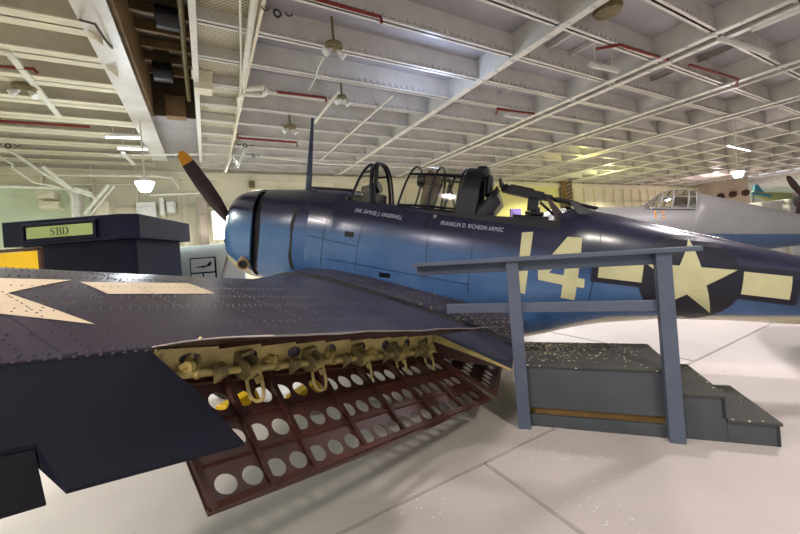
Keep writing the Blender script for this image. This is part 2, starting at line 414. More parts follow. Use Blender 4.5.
# panel seams
sm = MB()
def seam(p2, w=.007):
    sm = MB()
    for p, q in zip(p2, p2[1:]):
        n = max(1, int(math.dist(p, q)/.06))
        for i in range(n):
            f0, f1 = i/n, (i+1)/n
            a0, c0 = p[0]+(q[0]-p[0])*f0, p[1]+(q[1]-p[1])*f0; a1, c1 = p[0]+(q[0]-p[0])*f1, p[1]+(q[1]-p[1])*f1
            dx, dy = a1-a0, c1-c0; Ln = math.hypot(dx, dy); nx, ny = -dy/Ln*w/2, dx/Ln*w/2
            sm.add([L(a, fwidth(a, c)+.003, c) for a, c in ((a0+nx, c0+ny), (a1+nx, c1+ny), (a1-nx, c1-ny), (a0-nx, c0-ny))], [(0, 1, 2, 3)])
    weld(sm).build('panel_seam', M_insblue, AC)
seam([(2.26, .66), (2.27, -.5)]); seam([(3.16, .52), (3.10, -.3)]); seam([(2.27, .36), (2.92, .26)]); seam([(3.64, .60), (3.5, .2)]); seam([(4.05, .52), (4.05, -.3)])
seam([(2.62, .45), (2.58, -.3)]); seam([(2.27, .1), (3.1, .02)]); seam([(2.7, -.2), (4.6, -.28)]); seam([(4.6, .5), (4.6, -.4)]); seam([(5.95, .5), (5.9, -.4)])
MB().prism(skin([(2.91, .205), (3.04, .20), (3.04, .13), (2.91, .135)], .004), (0, .01, 0)).build('side_vent', M_rub, AC)
# decals draped on the port skin
def drape(name, polys, m, off, parent, f=None, step=.05):
    """triangulate 2-D polygons on a grid fine enough to follow the skin"""
    import bmesh
    bm = bmesh.new()
    for poly in polys:
        vs = [bm.verts.new((x, y, 0)) for x, y in poly]; bm.faces.new(vs)
    xs = [p[0] for q in polys for p in q]; ys = [p[1] for q in polys for p in q]
    for lo, hi, ax in ((min(xs), max(xs), 0), (min(ys), max(ys), 1)):
        k = lo+step
        while k < hi:
            n = Vector((1, 0, 0)) if ax == 0 else Vector((0, 1, 0))
            bmesh.ops.bisect_plane(bm, geom=bm.verts[:]+bm.edges[:]+bm.faces[:], plane_co=n*k, plane_no=n); k += step
    bmesh.ops.triangulate(bm, faces=bm.faces[:])
    for v in bm.verts: v.co = (f or (lambda x, y: L(x, fwidth(x, y)+off, y)))(v.co.x, v.co.y)
    me = bpy.data.meshes.new(name); bm.to_mesh(me); bm.free(); me.materials.append(m)
    o = bpy.data.objects.new(name, me); COL.objects.link(o); o.parent = parent
    return o
def star(cx, cy, r, rot=0, ri=.382):
    return [(cx+(r if k % 2 == 0 else r*ri)*math.sin(rot+math.pi*k/5), cy+(r if k % 2 == 0 else r*ri)*math.cos(rot+math.pi*k/5)) for k in range(10)]
def disc(cx, cy, r, n=48): return [(cx+r*math.cos(2*math.pi*k/n), cy+r*math.sin(2*math.pi*k/n)) for k in range(n)]
SX, SY, SR = 6.785, .082, .418
INS = drape('insignia_disc', [disc(SX, SY, SR*1.09)], M_insblue, .004, FUS); INS['label'] = 'navy insignia disc and bar border'
def bar_(x0, x1, y, h): return [(x0, y-h/2), (x1, y-h/2), (x1, y+h/2), (x0, y+h/2)]
drape('insignia_border', [bar_(SX-2.14*SR, SX+2.14*SR, SY+.02, .33)], M_insblue, .0032, FUS)
drape('insignia_bar', [bar_(SX-1.98*SR, SX-.99*SR, SY+.02, .225)], M_cream2, .006, FUS)
drape('insignia_bar', [bar_(SX+1.07*SR, SX+1.99*SR, SY+.02, .225)], M_cream2, .006, FUS)
drape('insignia_star', [star(SX, SY, SR, -.03)], M_cream2, .0075, FUS)
def nb(x, y): return (x, y)
drape('number_digit', [[(5.135, .40), (5.255, .42), (5.245, -.30), (5.145, -.28)]], M_cream2, .005, FUS)
drape('number_digit', [[(5.62, .40), (5.765, .40), (5.765, -.04), (5.835, -.045), (5.84, -.145), (5.765, -.14), (5.765, -.295), (5.62, -.285), (5.62, -.135), (5.365, -.115), (5.35, -.01)],
                        ], M_cream2, .005, FUS)
drape('digit_gap', [[(5.62, -.03), (5.62, .22), (5.47, -.02)]], M_fuse, .007, FUS)
def text_mesh(body, size, shear=0, space=1.0):
    cu = bpy.data.curves.new('lettering', 'FONT'); cu.body = body; cu.size = size; cu.shear = shear; cu.space_character = space; cu.resolution_u = 3
    ob = bpy.data.objects.new('lettering', cu); COL.objects.link(ob); bpy.context.view_layer.update()
    me = bpy.data.meshes.new_from_object(ob.evaluated_get(bpy.context.evaluated_depsgraph_get())); bpy.data.objects.remove(ob)
    return me
def skin_text(body, a0, a1, c0, c1, h):
    me = text_mesh(body, 1.0, .2, 1.05); xs = [v.co.x for v in me.vertices]; w = max(xs)-min(xs); mn = min(xs)
    for v in me.vertices:
        f = (v.co.x-mn)/w; a = a0+(a1-a0)*f; c = c0+(c1-c0)*f+v.co.y*h/.72
        v.co = L(a, fwidth(a, c)+.006, c)
    me.materials.append(M_name); o = bpy.data.objects.new('name_lettering', me); COL.objects.link(o); o.parent = FUS
skin_text('ENS. SAMUEL J. UNDERHILL', 2.98, 3.66, .475, .425, .052)
skin_text('FRANKLIN D. RICHESIN ARM3C', 4.17, 4.93, .405, .385, .052)
MB().lathe([(0, .028), (.02, .022), (.026, .005)], L(4.08, fwidth(4.08, .50)-.004, .50), L(0, 1, 0), 14).build('filler_cap', M_bare, AC, smooth=True)
st_ = MB()
for k in range(3): st_.prism(skin([(3.45, -.28-.0*k), (3.60, -.28), (3.60, -.34), (3.45, -.34)], .003), L(0, .006, 0))
st_.build('step_cover', M_insblue, AC)
# antenna mast
am = MB()
def foil(c, ch, th, ax=Vector((1, 0, 0)), sd=Vector((0, 1, 0))):
    return [c+ax*(ch*x)+sd*(th*y) for x, y in ((-.5, 0), (-.3, .4), (0, .5), (.3, .3), (.5, 0), (.3, -.3), (0, -.5), (-.3, -.4))]
am.loft([foil(Vector((1.86-.03*k/6, 0, .60+1.30*k/6)), .13-.075*k/6, .05-.02*k/6) for k in range(7)], True, True, True)
am.build('antenna_mast', M_mast, AC, smooth=True)
gt = MB(); gt.box((2.35, -.12, .80), (.75, .10, .03)); gt.box((2.35, .12, .80), (.75, .10, .03)); gt.build('gun_trough', M_insblue, AC, bevel=.01)
# ---- windshield: tall arch behind, sloped front legs
ws = empty; WS = bpy.data.objects.new('windshield', None); COL.objects.link(WS); WS.parent = AC
def arch(a0, w, z0, z1, lean, n=12, p=2.6):
    out = []
    for k in range(n+1):
        an = math.pi*k/n; c, s = math.cos(an), math.sin(an)
        y = w*math.copysign(abs(c)**(2/p), c); z = z0+(z1-z0)*abs(s)**(2/p)
        out.append(Vector((a0+lean*(z-z0), y, z)))
    return out
af = arch(3.14, .36, .60, 1.215, -.12); fr = arch(2.80, .34, .62, 1.20, .27, p=2.2)
wf = MB(); wf.tube(af, .026, 8); wf.tube([p+Vector((.05, 0, 0)) for p in af], .018, 8); wf.tube(fr, .02, 8)
wf.tube([af[6], fr[6]], .018, 6)
for sg in (3, 9): wf.tube([fr[sg], af[sg]], .015, 6)
wf.tube([(2.98, -.12, .78), (2.98, -.12, 1.2)], .014, 6); wf.tube([(2.98, .12, .78), (2.98, .12, 1.2)], .014, 6)
for sg in (0, 12): wf.tube([fr[sg], af[sg]], .02, 6)
wf.build('windshield_frame', M_frame, WS, smooth=True)
wg = MB(); wg.loft([fr, af], False); wg.build('windshield_glass', M_glass, WS, smooth=True)
ip = MB(); ip.box((3.03, 0, .66), (.12, .62, .26)); ip.build('instrument_panel', M_black, AC, bevel=.02)
gs = MB(); gs.tube([(2.84, -.02, .80), (3.1, -.02, .88)], [.075, .085], 14); gs.box((3.0, -.02, .75), (.1, .12, .16)); gs.build('gun_sight', M_black, AC, smooth=True)
# ---- sliding canopy hood
CN = bpy.data.objects.new('canopy', None); COL.objects.link(CN); CN.parent = AC
h0 = arch(3.53, .36, .62, 1.185, .24, p=2.5); h1 = arch(3.94, .36, .63, 1.19, .12, p=2.5); h2 = arch(4.32, .35, .62, 1.17, .04, p=2.5)
hf = MB(); hf.tube(h0, .016, 8); hf.tube(h1, .017, 8); hf.tube(h2, .018, 8)
for k in (0, 3, 9, 12): hf.tube([h0[k], h1[k], h2[k]], .017, 6)
hf.build('canopy_frame', M_frame, CN, smooth=True)
hg = MB(); hg.loft([h0, h1, h2], False); hg.build('canopy_glass', M_glass, CN, smooth=True)
# seat, headrest and inner supports seen through the hood
se = MB(); se.box((3.84, 0, .70), (.10, .5, .85), Matrix.Rotation(.16, 3, 'Y')); se.build('pilot_seat', M_leather, AC, bevel=.04)
hd = MB(); hd.box((3.74, 0, 1.0), (.13, .26, .20)); hd.build('headrest', M_black, AC, bevel=.05)
ro = MB(); ro.tube([(4.0, -.3, .6), (4.10, -.22, 1.06)], .018, 6); ro.tube([(4.14, -.3, .6), (4.24, -.22, 1.06)], .018, 6); ro.tube([(4.3, -.3, .6), (4.16, -.22, 1.0)], .014, 6); ro.tube([(3.98, -.22, 1.06), (4.36, -.22, 1.06)], .022, 6)
ro.tube([(4.10, -.22, 1.06), (4.08, .22, 1.06), (4.0, .3, .6)], .016, 6); ro.tube([(4.24, -.22, 1.06), (4.32, .22, 1.06), (4.24, .3, .6)], .016, 6)
ro.build('rollover_frame', M_frame, AC, smooth=True)
# rear armour frame and folded gunner's hood
ar = MB()
ring = []
for aa in (4.30, 4.56): ring.append(arch(aa, .37, .56, 1.19, .16 if aa < 4.4 else .05, p=3.2))
ring2 = [[Vector((p.x, p.y*.80, .56+(p.z-.56)*.90)) for p in r] for r in ring]
ar.loft(ring, False); ar.loft(ring2, False); ar.loft([ring[0], ring2[0]], False); ar.loft([ring[1], ring2[1]], False)
ar.build('armour_arch', M_frame, CN, smooth=True)
pa = MB(); pa.box((4.58, -.04, 1.12), (.16, .42, .16)); pa.box((4.66, -.02, .96), (.10, .30, .30)); pa.build('gunner_padding', M_black, AC, bevel=.05)
gh = MB(); rr = []
for k in range(9):
    f = k/8; a = 4.54+.25*f; z = .58+.26*f**1.6
    rr.append([Vector((a, .30, z)), Vector((a-.01, .26, z+.11)), Vector((a-.01, -.26, z+.11)), Vector((a, -.30, z)), Vector((a+.06, -.28, z-.10)), Vector((a+.06, .28, z-.10))])
gh.loft(rr, True, True, True); gh.build('gunner_hood', M_frame, AC, smooth=True)
gb = MB(); gb.box((4.66, 0, .62), (.22, .42, .22)); gb.build('gunner_seat', M_black, AC, bevel=.04)
# ---- twin rear guns
GN = bpy.data.objects.new('machine_gun', None); COL.objects.link(GN); GN.parent = AC
gd = (Vector((5.88, 0, .81))-Vector((4.80, 0, .985))).normalized()
for y in (-.07, .07):
    rcv = MB(); p = Vector((4.88, y, .945)); gu = gd.cross(Vector((0, 1, 0)))
    rcv.bar(p, p+gd*.46, .06, .10, (0, 0, 1)); rcv.bar(p+gd*.05+Vector((0, 0, .055)), p+gd*.34+Vector((0, 0, .055)), .045, .025)
    rcv.bar(p+gd*.46, p+gd*.56, .045, .07); rcv.bar(p+gd*-.06, p, .07, .09)
    rcv.build('receiver', M_black, GN, bevel=.01)
    bl = MB(); bl.tube([p+gd*.55, p+gd*.60, p+gd*.60, p+gd*.86, p+gd*.86, p+gd*1.08], [.018, .018, .026, .024, .015, .015], 10)
    bl.build('barrel', M_black, GN, smooth=True)
hl = MB()
for y in (-.16, .16): hl.tube([(4.90, y, .98), (4.82, y, .95), (4.80, y, 1.05)], .022, 8)
hl.bar((4.82, -.16, .98), (4.82, .16, .98), .03, .03); hl.build('gun_grip', M_black, GN)
mt = MB(); mt.box((5.22, 0, .80), (.13, .16, .22)); mt.tube([(5.26, 0, .74), (5.27, 0, .56)], [.05, .07], 12); mt.bar((5.0, 0, .60), (5.42, 0, .60), .22, .05); mt.tube([(5.30, -.06, .80), (5.52, -.06, .62)], .02, 6)
mt.box((5.25, 0, .655), (.22, .26, .04))
mt.build('gun_mount', M_black, GN, bevel=.008)
ch = MB(); ch.prism([(5.36, -.13, .86), (5.42, -.13, .83), (5.62, -.15, .62), (5.50, -.15, .60)], (0, .04, 0)); ch.build('ammunition_chute', M_prop, GN)
# ---- propeller
PR = bpy.data.objects.new('propeller', None); COL.objects.link(PR); PR.parent = AC
PX = .42
hb = MB(); hb.lathe([(-.16, .03), (-.14, .07), (-.04, .09), (.0, .12), (.10, .12), (.2, .10)], (PX, 0, 0), (1, 0, 0), 20); hb.build('propeller_hub', M_prop, PR, smooth=True)
for k in range(3):
    an = math.radians(45+120*k); d = Vector((0, -math.sin(an), math.cos(an))); sd = d.cross(Vector((1, 0, 0)))
    def sec(r, ch, th, tw):
        ax = (sd*math.cos(tw)+Vector((1, 0, 0))*math.sin(tw)); no = ax.cross(d)
        return foil(Vector((PX, 0, 0))+d*r, ch, th, ax, no)
    b = MB(); b.loft([sec(r, c, t, w) for r, c, t, w in ((.08, .10, .10, .9), (.22, .11, .10, .9), (.38, .16, .07, .8), (.65, .215, .045, .6), (.95, .225, .032, .5), (1.25, .20, .024, .42), (1.37, .18, .02, .40))], True, True, True)
    B = b.build('propeller_blade', M_prop, PR, smooth=True)
    tp = MB(); tp.loft([sec(r, c, t, w) for r, c, t, w in ((1.37, .18, .02, .40), (1.47, .15, .018, .40), (1.535, .10, .014, .4), (1.56, .03, .008, .4))], True, True, True)
    T = tp.build('blade_tip', M_tip, B, smooth=True); T['label'] = 'yellow blade tip'

# ================================================================== WING
BJ = 1.6
def LE(b): bb = max(0, b-BJ); return 1.9+.13*bb, -.645+.21*bb
def TE(b): bb = max(0, b-BJ); return 5.20-.377*bb, -.79+.172*bb
def yt(x, t): return 5*t*(.2969*math.sqrt(max(x, 0))-.126*x-.3516*x*x+.2843*x**3-.1015*x**4)
def cam_(x): m, p = .02, .4; return m/p**2*(2*p*x-x*x) if x < p else m/(1-p)**2*((1-2*p)+2*p*x-x*x)
def wsurf(a, b, up=True):
    la, lc = LE(b); ta, tc = TE(b); ch = ta-la; x = max(0, min(1, (a-la)/ch)); t = .15-.012*max(0, b-BJ)
    return lc+(tc-lc)*x+ch*(cam_(x)+(yt(x, t) if up else -yt(x, t)))
def AH(b): return 4.50-.33*(b-BJ) if b < 3.75 else 3.79-.20*(b-3.75)      # hinge line of flaps / ailerons
FO, FI = 3.76, 1.66                                                        # flap bay outboard / inboard ends
def wing_half(sg):
    wm = MB(); bs = [0, .3, .6, .9, 1.2, 1.5, 1.6, 1.66, 1.9, 2.2, 2.6, 3.0, 3.4, 3.76, 4.0, 4.3, 4.7, 5.1, 5.5, 5.8, 6.0, 6.15]
    xs = [0, .004, .015, .035, .07, .12, .18, .25, .33, .42, .5, .58, .66, .74, .82, .9, 1.0]
    def ring(b, cut):
        la, _ = LE(b); ta, _ = TE(b); end = AH(b) if cut else ta
        up = [(la+(end-la)*x) for x in xs]
        f = 1.0
        r = [L(a, b, wsurf(a, b, True)) for a in up]+[L(a, b, wsurf(a, b, False)) for a in reversed(up[1:])]
        return [Vector((p.x, p.y*sg, p.z)) for p in r]
    wm.loft([ring(b, False) for b in bs if b <= 1.66], True, False, True)
    rg = [ring(b, True) for b in bs if b >= 1.66]
    wm.loft(rg, True, False, False)
    # rounded tip
    last = [Vector(p) for p in rg[-1]]; rr = [last]
    for k in range(1, 5):
        f = math.cos(k*math.pi/8.4); cen = Vector((3.0, -6.15*sg, .08)); rr.append([Vector((cen.x+(p.x-cen.x)*f, (-6.15-.20*math.sin(k*math.pi/8.4))*sg, cen.z+(p.z-cen.z)*f)) for p in last])
    wm.loft(rr, True, False, True)
    return weld(wm)
WING = wing_half(1).build('wing', M_wing, AC, smooth=True, angle=35)
wing_half(-1).build('wing', M_wing, AC, smooth=True, angle=35)
# rivets along ribs and spars (low heads, one mesh)
rv = MB()
def rivet(a, b, r=.0055):
    r *= 1.18
    z = wsurf(a, b); e = .002
    n = Vector((-(wsurf(a+.01, b)-z)/.01, 0, 1)); n = Vector((n.x, (wsurf(a, b+.01)-z)/.01, 1)).normalized()
    c = L(a, b, z); x = Vector((1, 0, 0)); y = n.cross(x).normalized(); x = y.cross(n)
    vs = [c+(x*math.cos(k*math.pi/3)+y*math.sin(k*math.pi/3))*r for k in range(6)]+[c+n*r*.75+(x*math.cos(k*math.pi/3)+y*math.sin(k*math.pi/3))*r*.55 for k in range(6)]
    rv.add(vs, [(k, (k+1) % 6, (k+1) % 6+6, k+6) for k in range(6)]+[tuple(range(6, 12))])
def rrow(a0, b0, a1, b1, sp, r=.0055, dbl=0):
    n = int(math.hypot(a1-a0, b1-b0)/sp)
    for i in range(n+1):
        f = i/n; rivet(a0+(a1-a0)*f, b0+(b1-b0)*f, r)
        if dbl: rivet(a0+(a1-a0)*f+dbl, b0+(b1-b0)*(f+.5/n), r)
def ax(b, x): la, _ = LE(b); return la+(AH(b)-la)*x
for x, sp, d, r in ((.10, .03, 0, .0045), (.17, .03, 0, .0045), (.40, .035, 0, .0048), (.62, .04, 0, .0052), (.30, .03, 0, .0048), (.52, .035, 0, .005), (.71, .04, .03, .005), (.86, .055, 0, .0058), (.965, .036, .03, .006)):
    for b0, b1 in ((1.7, 3.1), (3.1, 4.6), (4.6, 5.6)): rrow(ax(b0, x), b0, ax(b1, x), b1, sp if b1 < 4.7 else sp*2, r, d)
for b in (3.35, 3.95, 4.12, 4.5): rrow(ax(b, .25), b, ax(b, .97), b+.0, .035, .005)
for b in (2.2, 2.5, 2.75, 3.05): rrow(ax(b, .3), b, ax(b, .9), b, .04, .0045)
rv.build('rivet_rows', M_wing, WING)['kind'] = 'stuff'
# skin lap edges
lp = MB()
for x in (.69,):
    rows = []
    for i in range(25):
        b = 1.7+3.0*i/24; a = ax(b, x); rows.append([L(a, b, wsurf(a, b)+.0015), L(a+.006, b, wsurf(a+.006, b)+.0015)])
    lp.loft(rows, False); lp.build('lap_joint', M_zincd, WING)
rows = []
for i in range(14):
    a = ax(4.05, .45)+(AH(4.05)-ax(4.05, .45))*i/13; rows.append([L(a, 3.99, wsurf(a, 3.99)+.002), L(a, 4.03, wsurf(a, 4.03)+.002)])
lp = MB(); lp.loft(rows, False); lp.build('lap_joint', M_wing, WING)
# wing insignia: non-touching cream star and bar on the upper skin
def hit(px, py):
    d = ray(px, py); R = Matrix((Av, -Bv, Cv)); o = R @ (O-P0); dl = R @ d
    best = None; t = .3
    while t < 7:
        p = o+dl*t; b = -p.y
        if 0 < b < 6.1 and LE(b)[0] < p.x < TE(b)[0] and p.z < wsurf(p.x, b): best = t; break
        t += .004
    if best is None: return None
    p = o+dl*best; return (p.x, -p.y)
def wdrape(name, poly, m, off=.0028, step=.05): return drape(name, [poly], m, off, WING, lambda x, y: L(x, y, wsurf(x, y)+off), step)
for q in ([(80, 282.5), (188, 283.5), (216, 294), (108, 294.5)],):
    h = [hit(*p) for p in q]
    if all(h): wdrape('insignia_bar', h, M_cream)
t1, inn = hit(95, 325), hit(7.5, 294)
vx, vy = inn[0]-t1[0], inn[1]-t1[1]; SRW = math.hypot(vx, vy)/.7265; ln_ = math.hypot(vx, vy); best = None
for sg in (1, -1):
    an = sg*math.radians(18); c_ = (t1[0]+SRW*(vx*math.cos(an)-vy*math.sin(an))/ln_, t1[1]+SRW*(vx*math.sin(an)+vy*math.cos(an))/ln_)
    if best is None or c_[1] > best[1]: best = c_
wdrape('insignia_star', star(best[0], best[1], SRW, math.atan2(t1[0]-best[0], t1[1]-best[1])), M_cream)

# fillet from wing to fuselage, dark seal strip along its edge
fi = MB(); rows = []; sealp = []
for i in range(23):
    f = i/22; a = 2.02+3.25*f; bo = .90+.22*math.sin(math.pi*min(1, f*1.15))+.02*f
    aa = min(a, 5.19); zb = wsurf(aa, bo)+.004; ct = interp([(2.02, -.50), (2.35, -.36), (2.8, -.335), (3.3, -.36), (4.0, -.44), (4.6, -.50), (5.0, -.56), (5.3, -.60)], a)[0]
    bi = fwidth(a, ct)+.003; row = []
    for k in range(8):
        g = k/7; e = g*g*(3-2*g)*.35+.65*g**1.8
        row.append(L(a, bo+(bi-bo)*(1-(1-g)**1.25), zb+(ct-zb)*e))
    rows.append(row); sealp.append((a, bo, zb))
fi.loft(rows, False); fi.build('wing_fillet', M_wing, AC, smooth=True)
sp_ = MB(); sp_.loft([[L(a, b+.035, wsurf(min(a, 5.19), b+.035)+.002), L(a, b+.02, z+.016), L(a, b-.02, z+.018), L(a, b-.035, z+.002)] for a, b, z in sealp], False); sp_.build('fillet_seal', M_rub, AC, smooth=True)
# flakes of paint scattered on the fillet walkway
fk = MB()
for i in range(420):
    f = random.random()**.45; a = 3.0+2.15*f; g = abs(random.gauss(.0, .42)); g = min(g, 1)
    r = rows[min(21, int((a-2.02)/3.25*22))]; k = min(6, int(g*7)); p = r[k].lerp(r[k+1], random.random()); p = Vector((a, p.y, p.z))+Vector((0, 0, .006)); s = random.uniform(.003, .011)
    x = Vector((s, s*random.uniform(-.6, .6), -.1*s)); y = Vector((s*random.uniform(-.5, .5), s*.8, 0))
    fk.add([p-x-y, p+x-y*.6, p+x*.7+y, p-x*.8+y*.7], [(0, 1, 2, 3)])
tag(fk.build('paint_flakes', M_flake, AC), kind='stuff')

# ---- rear spar and dive flap mechanism in the open bay
spn = MB(); N = 21
def spar_pt(b, g, da=0): a = AH(b)+.016+da; u, l = wsurf(a, b, True)-.004, wsurf(a, b, False)+.004; return L(a, b, u+(l-u)*g)
def holed_strip(mb, P, nb, b0, b1, holes, nseg=12):
    """P(b,g) -> point; cells between b0..b1, each with one round hole given by (centre g, radius b, radius g)"""
    w = (b1-b0)/nb
    for i in range(nb):
        bc = b0+w*(i+.5); ring = []; outer = []
        gc, rb, rg = holes
        for k in range(nseg*2):
            an = 2*math.pi*k/(nseg*2); ring.append(P(bc+rb*math.cos(an), gc+rg*math.sin(an)))
            cx, cy = math.cos(an), math.sin(an); m = max(abs(cx), abs(cy)); outer.append(P(bc+w/2*cx/m, .5+.5*cy/m))
        n = nseg*2; mb.add(ring+outer, [(k, (k+1) % n, n+(k+1) % n, n+k) for k in range(n)])
holed_strip(spn, lambda b, g: spar_pt(b, g), 8, FI, FO, (.36, .045, .2)); weld(spn)
SPN = spn.build('rear_spar', M_zinc, AC); so = SPN.modifiers.new('thick', 'SOLIDIFY'); so.thickness = .01
rb_ = MB()                                         # yellow closing rib at the joint of centre section
rb_.add([L(4.5, FI+.004, wsurf(4.5, FI)-.01), L(5.19, FI+.004, wsurf(5.19, FI)-.0), L(5.19, FI+.004, wsurf(5.19, FI, False)), L(4.5, FI+.004, wsurf(4.5, FI, False))], [(0, 1, 2, 3)]); rb_.build('end_web', M_oxide, AC)
rb_ = MB(); rb_.prism([L(4.5, FI+.008, wsurf(4.5, FI)-.005), L(4.9, FI+.008, wsurf(4.9, FI)-.003), L(5.19, FI+.008, wsurf(5.19, FI)-.002), L(5.19, FI+.008, wsurf(5.19, FI)-.012), L(4.9, FI+.008, wsurf(4.9, FI)-.035), L(4.5, FI+.008, wsurf(4.5, FI)-.07)], L(0, .02, 0))
rb_.build('closing_rib', M_zinc, AC); rb_ = MB(); rb_.prism([L(AH(FO)-.05, FO+.005, wsurf(AH(FO), FO)-.005), L(AH(FO)+.10, FO+.005, wsurf(AH(FO)+.1, FO)-.12), L(AH(FO)-.03, FO+.005, wsurf(AH(FO), FO, False))], L(0, .01, 0))
rb_.build('closing_rib', M_zinc, AC)
tt = MB(); tt.tube([L(AH(b)+.05, b, (wsurf(AH(b), b, False)*.62+wsurf(AH(b), b)*.38)-.02) for b in [FI+.05+(FO-FI-.1)*k/12 for k in range(13)]], .019, 10); TT = tt.build('torque_tube', M_zinc, AC, smooth=True)
def ttc(b): return L(AH(b)+.05, b, (wsurf(AH(b), b, False)*.62+wsurf(AH(b), b)*.38)-.02)
bpos = [FI+.16+.385*k for k in range(6)]
for b in bpos:
    p = ttc(b); br = MB(); e = L(0, 1, 0)
    br.prism([p+Vector((-.08, 0, .085)), p+Vector((-.02, 0, .075)), p+Vector((.03, 0, .05)), p+Vector((.04, 0, .0)), p+Vector((.02, 0, -.03)), p+Vector((-.02, 0, -.03)), p+Vector((-.08, 0, -.02))], e*.012)
    br.prism([q+e*.07 for q in (p+Vector((-.08, 0, .085)), p+Vector((-.02, 0, .075)), p+Vector((.03, 0, .05)), p+Vector((.04, 0, .0)), p+Vector((.02, 0, -.03)), p+Vector((-.02, 0, -.03)), p+Vector((-.08, 0, -.02)))], e*.012)
    br.bar(p+Vector((-.04, 0, .085)), p+Vector((-.04, 0, .085))+e*.08, .05, .02); br.build('hinge_bracket', M_zincd, AC)
    lk = MB(); q = p+e*-.10+Vector((.02, 0, 0))
    lk.tube([q+Vector((-.05, 0, .055))-e*.09, q+Vector((.045, 0, -.03))], [.009, .012], 8); lk.lathe([(-.012, .028), (.012, .028)], q+Vector((.0, 0, .012)), e, 12)
    lk.build('flap_pushrod', M_zinc, AC, smooth=True)
    dg = MB(); q2 = p+e*-.20; dg.bar(q2+Vector((-.03, 0, .10)), q2+e*.10+Vector((.0, 0, .02)), .028, .014, (1, 0, 0)); dg.lathe([(-.03, .026), (.03, .026)], q2+e*.11+Vector((0, 0, 0)), e, 12); dg.build('flap_strut', M_zinc, AC)
    gs2 = MB(); q3 = p+e*.16; gs2.prism([q3+Vector((-.05, 0, .085)), q3+Vector((-.01, 0, .07)), q3+Vector((.0, 0, .03)), q3+Vector((-.05, 0, -.02))], e*.05); gs2.build('spar_gusset', M_zincd, AC, bevel=.008)
    cv = MB(); o = p+e*.035+Vector((.02, 0, 0)); fdn = Vector((math.cos(1.0)*.75, 0, -math.sin(1.0)))
    loop = []; dn = Vector((.30, 0, -.95)).normalized(); W = .036
    hz_ = L(.8, -.6, 0).normalized()
    for k in range(16):
        an = 2*math.pi*k/16; x, y = math.cos(an), math.sin(an); loop.append(o+hz_*(W*math.copysign(abs(x)**.7, x))+dn*(.065+.085*math.copysign(abs(y)**.7, y)))
    cv.tube(loop+[loop[0]], .0095, 6, False); cv.lathe([(-.035, .03), (.035, .03)], o, e, 12); cv.bar(o+Vector((.03, 0, -.02)), o+dn*.0+Vector((.05, 0, -.045)), .03, .02); cv.build('clevis_link', M_zinc, AC, smooth=True)
# ---- perforated flap panels
def flap(name, hin, d_in, hout, d_out, nh, rows_, parent, chord_in, chord_out, ribs, hole=.0375, frame=True, m=None):
    """hinge line hin->hout; chord directions; holes in rows; ribs standing on the upper face"""
    def P(b, g): 
        f = (hin[1]-b)/(hin[1]-hout[1]); h = Vector(L(*hin)).lerp(L(*hout), f); d = Vector(d_in).lerp(Vector(d_out), f).normalized(); ch = chord_in+(chord_out-chord_in)*f
        return h+d*(ch*g)
    span = hin[1]; fb = MB(); b0, b1 = hin[1], hout[1]; ln = (L(*hin)-L(*hout)).length; scale = (b1-b0)/ln
    edges = [.0]+[e for r in rows_ for e in (r-.14, r+.14)]+[1.0]
    cm = (chord_in+chord_out)/2
    mb = MB(); margin = .045*scale*ln/ln
    m0, m1 = b0+.05, b1-.045
    def quad(ba, bb, g0, g1, n=nh):
        for i in range(n): 
            x0, x1 = ba+(bb-ba)*i/n, ba+(bb-ba)*(i+1)/n; mb.add([P(x0, g0), P(x1, g0), P(x1, g1), P(x0, g1)], [(0, 1, 2, 3)])
    g = 0
    for r in rows_:
        quad(m0, m1, g, r-.13); w = (m1-m0)/nh
        for i in range(nh):
            bc = m0+w*(i+.5); ring = []; out = []; nn = 24
            for k in range(nn):
                an = 2*math.pi*k/nn; cx, cy = math.cos(an), math.sin(an); mm = max(abs(cx), abs(cy))
                ring.append(P(bc+hole*scale*cx, r+hole/cm*cy)); out.append(P(bc+w/2*cx/mm, r+.13*cy/mm))
            mb.add(ring+out, [(k, (k+1) % nn, nn+(k+1) % nn, nn+k) for k in range(nn)])
        g = r+.13
    quad(m0, m1, g, 1.0)
    for (x0, x1) in ((b0, m0), (m1, b1)):
        mb.add([P(x0, 0), P(x1, 0), P(x1, 1), P(x0, 1)], [(0, 1, 2, 3)])
    o = weld(mb, 2e-4).build(name, m or M_oxide, parent); s = o.modifiers.new('thick', 'SOLIDIFY'); s.thickness = .006; s.offset = 0
    nrm = (P(b1, 0)-P(b0, 0)).cross(P(b0, 1)-P(b0, 0)).normalized()
    if nrm.z < 0: nrm = -nrm
    for i in ribs:
        b = m0+(m1-m0)*i/nh; r = MB(); r.prism([P(b, .05), P(b, .97), P(b, .97)+nrm*.012, P(b, .5)+nrm*.036, P(b, .05)+nrm*.05], L(0, .008, 0)); r.bar(P(b, .06)+nrm*.04, P(b, .96)+nrm*.014, .028, .005, nrm); r.build('flap_rib', M_oxide, o)
    if frame:
        e = MB()
        for gg in (.035, .965): e.bar(P(b0, gg)+nrm*.008, P(b1, gg)+nrm*.008, .03, .014, nrm)
        for bb in (b0+.02, b1-.02): e.bar(P(bb, 0)+nrm*.014, P(bb, 1)+nrm*.010, .03, .02, nrm)
        for k in range(len(rows_)-1):
            gm = (rows_[k]+rows_[k+1])/2; e.bar(P(m0, gm)+nrm*.006, P(m1, gm)+nrm*.006, .014, .008, nrm)
        e.build('flap_edge', M_oxide2, o)
    return o, P, nrm
hi = (AH(FI)+.02, FI+.01, wsurf(AH(FI), FI, False)+.005); ho = (AH(FO)+.02, FO, wsurf(AH(FO), FO, False)+.005)
ti = (5.056, FI+.02, -1.09); to = (4.141, FO, -.86)
